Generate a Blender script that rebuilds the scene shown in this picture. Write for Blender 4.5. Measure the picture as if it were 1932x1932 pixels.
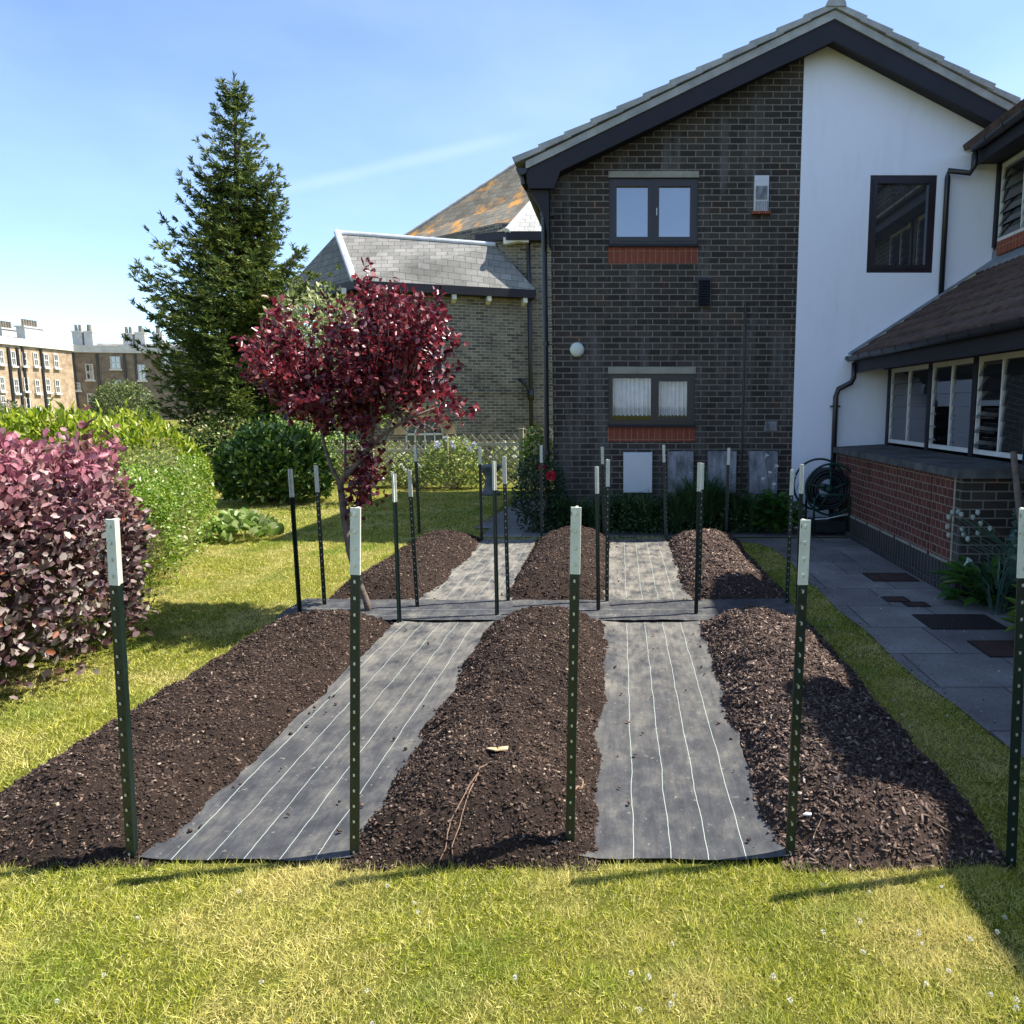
import bpy, math, random
import numpy as np
from mathutils import Vector, noise
from mathutils.geometry import tessellate_polygon
random.seed(7); rng = np.random.default_rng(11)
R = math.radians
for o in list(bpy.data.objects): bpy.data.objects.remove(o, do_unlink=True)
S = bpy.context.scene; COL = S.collection

# ------------------------------------------------------------------ camera, world, sun, exposure
EYE = 1.62; PITCH = R(7.93); FOC = 1421.0; PCX = 1170.0
cd = bpy.data.cameras.new('camera'); cam = bpy.data.objects.new('camera', cd); COL.objects.link(cam)
S.camera = cam
cam.location = (0, 0, EYE); cam.rotation_euler = (R(90) - PITCH, 0, 0)
cd.sensor_width = 36; cd.lens = 36 * FOC / 1932; cd.shift_x = 0.5 - PCX / 1932
cd.clip_start = 0.05; cd.clip_end = 6000
SUN_EL = R(56.5); SUN_AZ = R(11.8)          # azimuth measured from +x towards +y
W_ = bpy.data.worlds.new('World'); S.world = W_; W_.use_nodes = True
wn = W_.node_tree; wn.nodes.clear()
wo = wn.nodes.new('ShaderNodeOutputWorld'); wb = wn.nodes.new('ShaderNodeBackground')
sk = wn.nodes.new('ShaderNodeTexSky'); sk.sky_type = 'NISHITA'; sk.sun_disc = False
sk.sun_elevation = SUN_EL; sk.sun_rotation = R(90) - SUN_AZ
sk.air_density = 0.8; sk.dust_density = 0.25; sk.ozone_density = 3.0
wtc = wn.nodes.new('ShaderNodeTexCoord'); wmp = wn.nodes.new('ShaderNodeMapping')
wmp.inputs['Scale'].default_value = (1.0, 1.0, 2.4); wmp.inputs['Rotation'].default_value = (0.0, 0.25, 0.3)
wnz = wn.nodes.new('ShaderNodeTexNoise'); wnz.inputs['Scale'].default_value = 1.6; wnz.inputs['Detail'].default_value = 7; wnz.inputs['Roughness'].default_value = 0.55
wrp = wn.nodes.new('ShaderNodeValToRGB'); wrp.color_ramp.elements[0].position = 0.42; wrp.color_ramp.elements[1].position = 0.85
wrp.color_ramp.elements[1].color = (0.13, 0.13, 0.13, 1)
wmx = wn.nodes.new('ShaderNodeMixRGB'); wmx.inputs['Color2'].default_value = (7.5, 8.2, 9.0, 1)
wn.links.new(wtc.outputs['Generated'], wmp.inputs['Vector']); wn.links.new(wmp.outputs[0], wnz.inputs['Vector'])
wn.links.new(wnz.outputs['Fac'], wrp.inputs[0]); wn.links.new(wrp.outputs[0], wmx.inputs['Fac'])
wn.links.new(sk.outputs[0], wmx.inputs['Color1']); wn.links.new(wmx.outputs[0], wb.inputs['Color'])
def _dir(u, v):
    X_ = (u - PCX) / FOC; Y_ = -(v - 966) / FOC; return Vector((X_, math.cos(PITCH) + Y_ * math.sin(PITCH), -math.sin(PITCH) + Y_ * math.cos(PITCH))).normalized()
_a, _b = _dir(560, 352), _dir(900, 274); _n = _a.cross(_b).normalized(); _m = (_a + _b).normalized()
def wmath(op, a, b=None):
    x = wn.nodes.new('ShaderNodeMath'); x.operation = op; x.use_clamp = op in ('SMOOTHSTEP',)
    for i, q in enumerate((a, b)):
        if q is None: continue
        if isinstance(q, (int, float)): x.inputs[i].default_value = q
        else: wn.links.new(q, x.inputs[i])
    return x.outputs[0]
def wdot(v):
    x = wn.nodes.new('ShaderNodeVectorMath'); x.operation = 'DOT_PRODUCT'; wn.links.new(wtc.outputs['Generated'], x.inputs[0]); x.inputs[1].default_value = v; return x.outputs['Value']
def wrange(v, a, b):
    x = wn.nodes.new('ShaderNodeMapRange'); x.interpolation_type = 'SMOOTHSTEP'; wn.links.new(v, x.inputs[0]); x.inputs[1].default_value = a; x.inputs[2].default_value = b; x.inputs[3].default_value = 0; x.inputs[4].default_value = 1; return x.outputs[0]
across = wrange(wmath('ABSOLUTE', wdot(_n)), .011, .0); along = wrange(wdot(_m), math.cos(.20), math.cos(.06))
st_ = wmath('MULTIPLY', wmath('MULTIPLY', across, along), wrange(wnz.outputs['Fac'], .25, .6))
st_ = wmath('MULTIPLY', st_, .05)
wm2 = wn.nodes.new('ShaderNodeMixRGB'); wm2.inputs['Color2'].default_value = (8.5, 9.0, 9.6, 1); wn.links.new(st_, wm2.inputs['Fac']); wn.links.new(wmx.outputs[0], wm2.inputs['Color1']); wn.links.new(wm2.outputs[0], wb.inputs['Color'])
wn.links.new(wb.outputs[0], wo.inputs['Surface'])
wb.inputs['Strength'].default_value = 0.132
sl = bpy.data.lights.new('sun', 'SUN'); sun = bpy.data.objects.new('sun', sl); COL.objects.link(sun)
sl.energy = 5.0; sl.angle = R(0.5); sl.color = (1.0, 0.95, 0.86)
sdir = Vector((math.cos(SUN_EL) * math.cos(SUN_AZ), math.cos(SUN_EL) * math.sin(SUN_AZ), math.sin(SUN_EL)))
sun.rotation_euler = sdir.to_track_quat('Z', 'Y').to_euler(); sun.location = (20, 5, 30)
S.view_settings.view_transform = 'Standard'; S.view_settings.look = 'None'
S.view_settings.exposure = 1.15; S.view_settings.gamma = 1

# ------------------------------------------------------------------ surveying helpers (photo measure -> metres)
def ray(u, v):
    X = (u - PCX) / FOC; Y = -(v - 966) / FOC
    return (X, math.cos(PITCH) + Y * math.sin(PITCH), -math.sin(PITCH) + Y * math.cos(PITCH))
def gr(u, v, z=0.0):
    r = ray(u, v); t = (z - EYE) / r[2]; return Vector((r[0] * t, r[1] * t, z))
def at(u, v, y):
    r = ray(u, v); t = y / r[1]; return Vector((r[0] * t, y, EYE + r[2] * t))
def hit(u, v, p0, d):                         # ray against the vertical plane through p0 along d
    r = ray(u, v); nx, ny = -d[1], d[0]
    t = (p0[0] * nx + p0[1] * ny) / (r[0] * nx + r[1] * ny)
    return Vector((r[0] * t, r[1] * t, EYE + r[2] * t))

# ------------------------------------------------------------------ object helpers
def tag(o, label=None, cat=None, group=None, kind=None):
    if label: o['label'] = label
    if cat: o['category'] = cat
    if group: o['group'] = group
    if kind: o['kind'] = kind
    return o
def empty(name, loc=(0, 0, 0), label=None, cat=None, group=None, rz=0):
    o = bpy.data.objects.new(name, None); COL.objects.link(o); o.location = loc; o.rotation_euler = (0, 0, rz)
    o.empty_display_size = 0.2
    return tag(o, label, cat, group)
def link(name, me, mat, parent=None, smooth=False):
    if mat is not None:
        for m in (mat if isinstance(mat, (list, tuple)) else [mat]): me.materials.append(m)
    o = bpy.data.objects.new(name, me); COL.objects.link(o)
    if parent is not None: o.parent = parent
    if smooth: me.polygons.foreach_set('use_smooth', [True] * len(me.polygons))
    return o
def wparent(o, parent):                        # mesh written in world metres under a moved parent
    o.parent = parent; o.matrix_parent_inverse = parent_inv(parent); return o
def parent_inv(p):
    from mathutils import Matrix
    return (Matrix.Translation(p.location) @ p.rotation_euler.to_matrix().to_4x4()).inverted()
def copy_tree(o, parent=None):
    c = o.copy(); COL.objects.link(c)
    if parent is not None: c.parent = parent
    for ch in [x for x in bpy.data.objects if x.parent == o]: copy_tree(ch, c)
    return c

class MB:
    def __init__(s): s.v = []; s.f = []
    def add(s, pts, faces):
        b = len(s.v); s.v += [tuple(p) for p in pts]; s.f += [tuple(b + i for i in f) for f in faces]; return s
    def quad(s, a, b, c, d): return s.add([a, b, c, d], [(0, 1, 2, 3)])
    def poly(s, pts): return s.add(pts, [tuple(range(len(pts)))])
    def box(s, x0, x1, y0, y1, z0, z1):
        x0, x1 = sorted((x0, x1)); y0, y1 = sorted((y0, y1)); z0, z1 = sorted((z0, z1))
        return s.add([(x0, y0, z0), (x1, y0, z0), (x1, y1, z0), (x0, y1, z0), (x0, y0, z1), (x1, y0, z1), (x1, y1, z1), (x0, y1, z1)],
                     [(0, 3, 2, 1), (4, 5, 6, 7), (0, 1, 5, 4), (1, 2, 6, 5), (2, 3, 7, 6), (3, 0, 4, 7)])
    def prism(s, pts, off):                    # polygon extruded by off
        n = len(pts); off = Vector(off); a = [Vector(p) for p in pts]; b = [p + off for p in a]
        return s.add(a + b, [tuple(range(n))[::-1], tuple(range(n, 2 * n))] + [(i, (i + 1) % n, n + (i + 1) % n, n + i) for i in range(n)])
    def tube(s, pts, r, n=8, caps=True):
        pts = [Vector(p) for p in pts]; rs = r if isinstance(r, (list, tuple)) else [r] * len(pts)
        b = len(s.v); u = None
        for i, p in enumerate(pts):
            d = (pts[min(i + 1, len(pts) - 1)] - pts[max(i - 1, 0)]).normalized()
            if u is None: u = d.orthogonal().normalized()
            else: u = (u - d * u.dot(d)); u = u.normalized() if u.length > 1e-6 else d.orthogonal().normalized()
            w = d.cross(u)
            for k in range(n):
                a = 2 * math.pi * k / n; s.v.append(tuple(p + (u * math.cos(a) + w * math.sin(a)) * rs[i]))
        for i in range(len(pts) - 1):
            for k in range(n):
                s.f.append((b + i * n + k, b + i * n + (k + 1) % n, b + (i + 1) * n + (k + 1) % n, b + (i + 1) * n + k))
        if caps:
            s.f.append(tuple(b + k for k in range(n))[::-1]); s.f.append(tuple(b + (len(pts) - 1) * n + k for k in range(n)))
        return s
    def lathe(s, c, prof, n=20):               # prof: (radius, z)
        b = len(s.v); c = Vector(c)
        for r, z in prof:
            for k in range(n):
                a = 2 * math.pi * k / n; s.v.append((c.x + r * math.cos(a), c.y + r * math.sin(a), c.z + z))
        for i in range(len(prof) - 1):
            for k in range(n):
                s.f.append((b + i * n + k, b + i * n + (k + 1) % n, b + (i + 1) * n + (k + 1) % n, b + (i + 1) * n + k))
        return s
    def build(s, name, mat, parent=None, smooth=False, uv=True):
        me = bpy.data.meshes.new(name); me.from_pydata(s.v, [], s.f); me.update()
        if uv: autouv(me)
        o = link(name, me, mat, parent, smooth)
        if parent is not None and not getattr(s, 'local', False): o.matrix_parent_inverse = parent_inv(parent)
        return o
def autouv(me):
    l = me.uv_layers.new(name='metres'); Z = Vector((0, 0, 1))
    data = np.zeros(len(me.loops) * 2, np.float32); vs = me.vertices
    for p in me.polygons:
        n = p.normal
        t = Z.cross(n)
        t = t.normalized() if t.length > 0.05 else Vector((1, 0, 0))
        b = n.cross(t)
        for li in p.loop_indices:
            co = vs[me.loops[li].vertex_index].co
            data[2 * li] = co.dot(t); data[2 * li + 1] = co.dot(b)
    l.data.foreach_set('uv', data)
def raw(name, V, F, mat, parent=None, smooth=False):
    V = np.asarray(V, np.float32).reshape(-1, 3); F = np.asarray(F, np.int32); m, k = F.shape
    me = bpy.data.meshes.new(name); me.vertices.add(len(V)); me.vertices.foreach_set('co', V.ravel())
    me.loops.add(m * k); me.loops.foreach_set('vertex_index', F.ravel()); me.polygons.add(m)
    me.polygons.foreach_set('loop_start', np.arange(0, m * k, k, dtype=np.int32))
    try: me.polygons.foreach_set('loop_total', np.full(m, k, np.int32))
    except Exception: pass
    me.update(calc_edges=True)
    o = link(name, me, mat, parent, smooth)
    if parent is not None: o.matrix_parent_inverse = parent_inv(parent)
    return o
def nrm(a): return a / np.maximum(np.linalg.norm(a, axis=1, keepdims=True), 1e-9)
TM = {
 'oval': (np.array([(0, 0, 0), (1, 0, 0), (.3, .48, .12), (.72, .42, .12), (.3, -.48, .12), (.72, -.42, .12)]), [(0, 1, 3, 2), (0, 4, 5, 1)]),
 'round': (np.array([(0, 0, 0), (1, 0, .02), (.28, .55, .10), (.78, .5, .12), (.28, -.55, .10), (.78, -.5, .12)]), [(0, 1, 3, 2), (0, 4, 5, 1)]),
 'lance': (np.array([(0, 0, 0), (1, 0, -.12), (.3, .5, .1), (.62, .42, .06), (.3, -.5, .1), (.62, -.42, .06)]), [(0, 1, 3, 2), (0, 4, 5, 1)]),
 'dia': (np.array([(0, 0, 0), (.5, .5, .08), (1, 0, 0), (.5, -.5, .08)]), [(0, 1, 2, 3)]),
 'tri': (np.array([(0, .5, 0), (0, -.5, 0), (1, 0, 0)]), [(0, 1, 2)]),
 'blade': (np.array([(0, .5, 0), (0, -.5, 0), (.55, -.42, .10), (.55, .42, .10), (1, -.04, -.12), (1, .04, -.12)]), [(0, 1, 2, 3), (3, 2, 4, 5)]),
}
def leaves(name, P, D, N, L, Wd, mat, parent=None, t='oval'):
    P = np.asarray(P, float); n = len(P); D = nrm(np.asarray(D, float)); Sd = nrm(np.cross(D, np.asarray(N, float) + 1e-4)); Nn = np.cross(Sd, D)
    L = np.broadcast_to(L, n); Wd = np.broadcast_to(Wd, n); T, F = TM[t]
    V = P[:, None] + T[None, :, 0:1] * (L[:, None, None] * D[:, None]) + T[None, :, 1:2] * (Wd[:, None, None] * Sd[:, None]) + T[None, :, 2:3] * (L[:, None, None] * Nn[:, None])
    k = len(T); F = np.array(F)
    FF = (F[None] + (np.arange(n) * k)[:, None, None]).reshape(-1, F.shape[1])
    return raw(name, V, FF, mat, parent)

# ------------------------------------------------------------------ materials
def mat(name, color=(.5, .5, .5), rough=0.8, spec=0.3, metal=0.0):
    m = bpy.data.materials.new(name); m.use_nodes = True; b = m.node_tree.nodes['Principled BSDF']
    b.inputs['Base Color'].default_value = (*color, 1); b.inputs['Roughness'].default_value = rough
    b.inputs['Metallic'].default_value = metal
    b.inputs['Specular IOR Level'].default_value = spec
    return m
class NT:
    def __init__(s, m): s.m = m; s.t = m.node_tree; s.b = s.t.nodes['Principled BSDF']
    def n(s, ty, **kw):
        x = s.t.nodes.new(ty)
        for k, v in kw.items():
            if k in x.inputs: x.inputs[k].default_value = v
            else: setattr(x, k, v)
        return x
    def l(s, a, b): s.t.links.new(a, b)
    def coord(s, kind='Object', scale=(1, 1, 1), rot=(0, 0, 0)):
        c = s.n('ShaderNodeTexCoord'); mp = s.n('ShaderNodeMapping'); mp.inputs['Scale'].default_value = scale; mp.inputs['Rotation'].default_value = rot
        s.l(c.outputs[kind], mp.inputs['Vector']); return mp.outputs[0]
    def noise(s, vec, scale, detail=4, rough=0.55):
        x = s.n('ShaderNodeTexNoise'); x.inputs['Scale'].default_value = scale; x.inputs['Detail'].default_value = detail; x.inputs['Roughness'].default_value = rough
        if vec is not None: s.l(vec, x.inputs['Vector'])
        return x.outputs['Fac']
    def ramp(s, fac, stops):
        x = s.n('ShaderNodeValToRGB'); e = x.color_ramp.elements
        while len(e) < len(stops): e.new(0.5)
        for i, (p, c) in enumerate(stops):
            e[i].position = p; e[i].color = (*c, 1) if len(c) == 3 else c
        s.l(fac, x.inputs[0]); return x.outputs[0]
    def mix(s, fac, a, b, mode='MIX'):
        x = s.n('ShaderNodeMixRGB'); x.blend_type = mode
        for sock, val in ((0, fac), (1, a), (2, b)):
            if hasattr(val, 'is_linked') or hasattr(val, 'links'): s.l(val, x.inputs[sock])
            else: x.inputs[sock].default_value = val if sock == 0 else (*val, 1)
        return x.outputs[0]
    def col(s, o): s.l(o, s.b.inputs['Base Color'])
    def bump(s, h, strength=0.5, dist=0.01):
        x = s.n('ShaderNodeBump'); x.inputs['Strength'].default_value = strength; x.inputs['Distance'].default_value = dist
        s.l(h, x.inputs['Height']); s.l(x.outputs[0], s.b.inputs['Normal'])
def g3(v): return (v, v, v)
def mottled(name, c1, c2, scale=3, rough=0.8, bump=0.3, bscale=40, spec=0.3, kind='Object', dist=0.01):
    m = mat(name, c1, rough, spec); t = NT(m); v = t.coord(kind)
    f = t.noise(v, scale, 6, 0.6); t.col(t.ramp(f, [(0.32, c1), (0.68, c2)]))
    if bump: t.bump(t.noise(v, bscale, 5, 0.6), bump, dist)
    return m
def brick(name, c1, c2, mortar, w=0.225, h=0.075, ms=0.006, stain=None, blot=0.35, offset=0.5, rough=0.85, c3=None, smooth=0.1, freq=2):
    m = mat(name, c1, rough, 0.2); t = NT(m); v = t.coord('UV')
    # slight waviness of the courses
    nz = t.n('ShaderNodeTexNoise'); nz.inputs['Scale'].default_value = 2.0; t.l(v, nz.inputs['Vector'])
    ad = t.n('ShaderNodeVectorMath', operation='SCALE'); ad.inputs['Scale'].default_value = 0.006; t.l(nz.outputs['Color'], ad.inputs[0])
    ad2 = t.n('ShaderNodeVectorMath', operation='ADD'); t.l(v, ad2.inputs[0]); t.l(ad.outputs[0], ad2.inputs[1])
    b = t.n('ShaderNodeTexBrick'); b.offset = offset; b.offset_frequency = freq; b.squash = 1
    for k, x in (('Scale', 1), ('Mortar Size', ms), ('Mortar Smooth', smooth), ('Bias', 0), ('Brick Width', w), ('Row Height', h)): b.inputs[k].default_value = x
    b.inputs['Color1'].default_value = (*c1, 1); b.inputs['Color2'].default_value = (*c2, 1); b.inputs['Mortar'].default_value = (*mortar, 1)
    t.l(ad2.outputs[0], b.inputs['Vector'])
    c = b.outputs['Color']
    f = t.noise(v, 1.1, 5, 0.6); c = t.mix(blot, c, t.mix(1.0, c, t.ramp(f, [(0.3, g3(0.55)), (0.7, g3(1.5))]), 'MULTIPLY'))
    g = t.noise(v, 38, 4, 0.7); c = t.mix(0.5, c, t.mix(1.0, c, t.ramp(g, [(0.3, g3(0.6)), (0.7, g3(1.45))]), 'MULTIPLY'))
    if c3:
        q = t.noise(v, 4.5, 2, 0.5); c = t.mix(t.ramp(q, [(0.6, g3(0)), (0.7, g3(0.6))]), c, t.mix(1.0, c, c3, 'MULTIPLY'))
    if stain:
        mp = t.n('ShaderNodeMapping'); mp.inputs['Scale'].default_value = (3.2, 0.35, 1); t.l(v, mp.inputs['Vector'])
        q = t.noise(mp.outputs[0], 1.0, 6, 0.65); c = t.mix(t.ramp(q, [(0.52, g3(0)), (0.70, g3(0.75))]), c, stain)
    t.col(c)
    inv = t.n('ShaderNodeMath', operation='SUBTRACT'); inv.inputs[0].default_value = 1.0; t.l(b.outputs['Fac'], inv.inputs[1])
    sm = t.n('ShaderNodeMath', operation='ADD'); t.l(inv.outputs[0], sm.inputs[0])
    ml = t.n('ShaderNodeMath', operation='MULTIPLY'); ml.inputs[1].default_value = 0.35; t.l(g, ml.inputs[0]); t.l(ml.outputs[0], sm.inputs[1])
    t.bump(sm.outputs[0], 0.7, 0.008)
    return m
def leafmat(name, stops, rough=0.5, spec=0.35, trans=0.3, zgrad=None, patch=None):
    """stops: colours picked at random per leaf; zgrad=(z0,z1,colour): young growth of another colour at the top"""
    m = mat(name, stops[0][1], rough, spec); t = NT(m)
    g = t.n('ShaderNodeNewGeometry'); c = t.ramp(g.outputs['Random Per Island'], stops)
    if zgrad:
        z0, z1, cc, amt = zgrad
        sp = t.n('ShaderNodeSeparateXYZ'); t.l(g.outputs['Position'], sp.inputs[0])
        mr = t.n('ShaderNodeMapRange'); mr.inputs['From Min'].default_value = z0; mr.inputs['From Max'].default_value = z1; t.l(sp.outputs['Z'], mr.inputs['Value'])
        nz = t.noise(g.outputs['Position'], 5.0, 3); a = t.n('ShaderNodeMath', operation='MULTIPLY'); t.l(mr.outputs[0], a.inputs[0])
        t.l(t.ramp(nz, [(0.35, g3(0.15)), (0.6, g3(1.0))]), a.inputs[1])
        a2 = t.n('ShaderNodeMath', operation='MULTIPLY'); a2.inputs[1].default_value = amt; t.l(a.outputs[0], a2.inputs[0])
        c = t.mix(a2.outputs[0], c, cc)
    if patch:
        sc, lo, hi, cc = patch
        nz = t.noise(g.outputs['Position'], sc, 3); c = t.mix(t.ramp(nz, [(lo, g3(0)), (hi, g3(1))]), c, cc)
    t.col(c)
    if trans > 0:
        tr = t.n('ShaderNodeBsdfTranslucent'); t.l(c, tr.inputs['Color']); mx = t.n('ShaderNodeMixShader'); mx.inputs[0].default_value = trans
        t.l(t.b.outputs[0], mx.inputs[1]); t.l(tr.outputs[0], mx.inputs[2])
        t.l(mx.outputs[0], t.t.nodes['Material Output'].inputs['Surface'])
    return m
def glass(name, tint=(0.02, 0.022, 0.025), refl=0.4, trans=0.0):
    m = mat(name, tint, 0.6, 0.3); t = NT(m)
    gl = t.n('ShaderNodeBsdfGlossy'); gl.inputs['Roughness'].default_value = 0.02; gl.inputs['Color'].default_value = (0.92, 0.95, 1, 1)
    base = t.b.outputs[0]
    if trans:
        tp = t.n('ShaderNodeBsdfTransparent'); m1 = t.n('ShaderNodeMixShader'); m1.inputs[0].default_value = trans
        t.l(base, m1.inputs[1]); t.l(tp.outputs[0], m1.inputs[2]); base = m1.outputs[0]
    fr = t.n('ShaderNodeLayerWeight'); pw = t.n('ShaderNodeMath', operation='POWER'); pw.inputs[1].default_value = 4.0; t.l(fr.outputs['Facing'], pw.inputs[0])
    ad = t.n('ShaderNodeMath', operation='MULTIPLY_ADD', use_clamp=True); ad.inputs[1].default_value = 0.7; ad.inputs[2].default_value = refl + .03; t.l(pw.outputs[0], ad.inputs[0])
    mx = t.n('ShaderNodeMixShader'); t.l(ad.outputs[0], mx.inputs[0]); t.l(base, mx.inputs[1]); t.l(gl.outputs[0], mx.inputs[2])
    t.l(mx.outputs[0], t.t.nodes['Material Output'].inputs['Surface'])
    return m

M = {}
M['brick_dark'] = brick('dark_brick', (.034, .029, .024), (.068, .057, .046), (.21, .19, .16), 0.212, 0.0765, 0.0062, stain=(.17, .165, .155), c3=(1.5, 1.0, .85))
M['brick_old'] = brick('old_stock_brick', (.21, .18, .135), (.075, .068, .060), (.33, .305, .26), 0.235, 0.078, 0.009, c3=(.55, .55, .62), blot=0.6, smooth=0.4)
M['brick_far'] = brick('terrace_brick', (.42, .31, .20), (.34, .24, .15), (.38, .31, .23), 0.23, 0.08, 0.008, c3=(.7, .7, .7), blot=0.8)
M['brick_far_shaded'] = brick('terrace_brick_shaded', (.24, .185, .135), (.16, .125, .095), (.26, .21, .17), 0.23, 0.08, 0.008, c3=(1.6, 1.2, .9), blot=0.8)  # terrace brick again, darkened in colour for the block in shade
M['brick_red'] = brick('red_header_brick', (.16, .056, .040), (.10, .038, .030), (.27, .22, .17), 0.106, 0.0765, 0.0048, offset=0.5, c3=(.7, .7, .7))
M['soldier'] = brick('red_soldier_brick', (.26, .075, .045), (.20, .058, .038), (.34, .17, .10), 0.0765, 0.6, 0.0045, offset=0.0, blot=0.2)
M['brick_plinth'] = brick('plinth_brick', (.060, .055, .052), (.038, .036, .035), (.16, .14, .12), 0.075, 0.4, 0.006, offset=0.0)
M['render'] = mat('white_render', (.84, .86, .94), 0.9, 0.2); t = NT(M['render']); v = t.coord('Object')
mpv = t.n('ShaderNodeMapping'); mpv.inputs['Scale'].default_value = (2.2, 2.2, 0.5); t.l(v, mpv.inputs['Vector'])
t.col(t.mix(t.ramp(t.noise(mpv.outputs[0], 1.6, 7, 0.7), [(0.5, g3(0)), (0.8, g3(0.55))]), (.84, .86, .94), (.66, .68, .74))); t.bump(t.noise(v, 60, 4), 0.25, 0.004)
M['fascia'] = mottled('dark_stained_board', (.008, .007, .012), (.014, .011, .018), 2, 0.6, 0.1, 30, 0.4)
M['upvc'] = mottled('dark_window_frame', (.016, .010, .013), (.024, .015, .018), 3, 0.35, 0, 30, 0.5)
M['black_plastic'] = mottled('black_gutter_plastic', (.012, .012, .014), (.022, .022, .024), 6, 0.35, 0.05, 30, 0.5)
M['tile_grey'] = mottled('grey_concrete_tile', (.27, .28, .27), (.42, .42, .40), 5, 0.9, 0.5, 60)
M['tile_brown'] = mottled('brown_roof_tile', (.050, .033, .028), (.12, .078, .062), 7, 0.9, 0.8, 70, dist=0.008)
M['lead'] = mottled('lead_flashing', (.15, .17, .20), (.28, .30, .34), 4, 0.6, 0.3, 15)
M['lead_pale'] = mottled('pale_ridge_lead', (.50, .51, .54), (.72, .73, .75), 4, 0.6, 0.3, 15)
M['stone'] = mottled('lintel_stone', (.26, .25, .20), (.36, .34, .28), 6, 0.9, 0.4, 60)
M['coping'] = mottled('dark_stone_coping', (.045, .047, .05), (.13, .13, .125), 5, 0.9, 0.6, 50)
M['paint'] = mottled('white_painted_wood', (.62, .61, .58), (.74, .73, .70), 6, 0.55, 0.1, 50)
M['paint_far'] = mottled('white_stucco', (.46, .45, .41), (.60, .59, .55), 1.5, 0.8, 0.2, 20)
M['curtain'] = mottled('net_curtain', (.60, .62, .66), (.80, .82, .86), 9, 0.9, 0.3, 50)
M['glass'] = glass('window_glass', refl=0.26)
M['glass_clear'] = glass('clear_glass', refl=0.03, trans=0.9)
M['glass_louvre'] = glass('louvre_glass', (.03, .033, .038), refl=0.07, trans=0.55)
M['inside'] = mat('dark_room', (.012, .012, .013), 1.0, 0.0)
M['meter_white'] = mottled('white_meter_box', (.58, .61, .64), (.64, .67, .70), 3, 0.45, 0.03, 20)
M['meter_grey'] = mat('weathered_meter_box', (.25, .25, .27), 0.85); t = NT(M['meter_grey']); v = t.coord('Object', (1, 1, .35))
t.col(t.ramp(t.noise(v, 9, 8, 0.7), [(0.35, (.10, .10, .11)), (0.65, (.36, .37, .40))])); t.bump(t.noise(v, 40, 4), 0.3, 0.004)
M['opal'] = mat('opal_lamp_glass', (.62, .66, .58), 0.35, 0.5)
M['white_plastic'] = mottled('white_plastic', (.55, .55, .56), (.66, .66, .67), 5, 0.5, 0)
# slates
def slate(name, a, b, moss=None, mossamt=(0.58, 0.7), w=0.30, h=0.19):
    m = brick(name, a, b, tuple(x * .45 for x in a), w, h, 0.006, blot=0.6, c3=(.75, .75, .78), smooth=0.0)
    t = NT(m); src = t.b.inputs['Base Color'].links[0].from_socket; c = t.coord('UV')
    if moss: 
        cc = src
        f = t.noise(c, 1.3, 8, 0.72); cc = t.mix(t.ramp(f, [(mossamt[0], g3(0)), (mossamt[1], g3(0.9))]), cc, moss); t.col(cc)
    return m
M['slate'] = slate('grey_slate', (.165, .16, .145), (.25, .24, .22))
M['slate_lichen'] = slate('lichened_slate', (.165, .145, .11), (.23, .205, .16), (.66, .30, .06), (0.52, 0.62))
M['slate_pale'] = slate('pale_slate', (.40, .39, .36), (.50, .49, .46), None, w=.26)
# soil / bark
def mulch(name, lo, mid, hi, sc=1.0):
    m = mat(name, mid, 0.92, 0.15); t = NT(m); v = t.coord('Object')
    f = t.noise(v, 55 * sc, 8, 0.75); c = t.ramp(f, [(0.3, lo), (0.52, mid), (0.78, hi)])
    q = t.noise(v, 2.2, 5, 0.6); c = t.mix(0.6, c, t.mix(1.0, c, t.ramp(q, [(0.3, g3(.65)), (0.7, g3(1.4))]), 'MULTIPLY')); t.col(c)
    t.bump(t.noise(v, 90 * sc, 8, 0.75), 1.0, 0.02); return m
M['soil'] = mulch('mulch_soil', (.013, .009, .007), (.043, .029, .023), (.11, .075, .058))
M['soil_r'] = mulch('bark_mulch', (.020, .014, .012), (.070, .047, .039), (.165, .115, .094), .8)
M['chip'] = leafmat('bark_chips', [(0.0, (.020, .013, .011)), (0.5, (.050, .033, .026)), (0.85, (.10, .067, .050)), (0.98, (.20, .14, .105)), (1.0, (.42, .34, .26))], 0.85, 0.2, 0)
M['chip_r'] = leafmat('red_bark_chips', [(0.0, (.030, .020, .017)), (0.5, (.088, .058, .045)), (0.85, (.16, .108, .083)), (0.97, (.27, .195, .15)), (1.0, (.45, .37, .30))], 0.8, 0.25, 0)
M['wood_pale'] = mottled('pale_split_wood', (.40, .27, .15), (.58, .42, .26), 20, 0.8, 0.3, 60)
M['twig'] = mottled('brown_twig', (.18, .11, .075), (.30, .20, .14), 20, 0.8, 0.3, 60)
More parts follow.
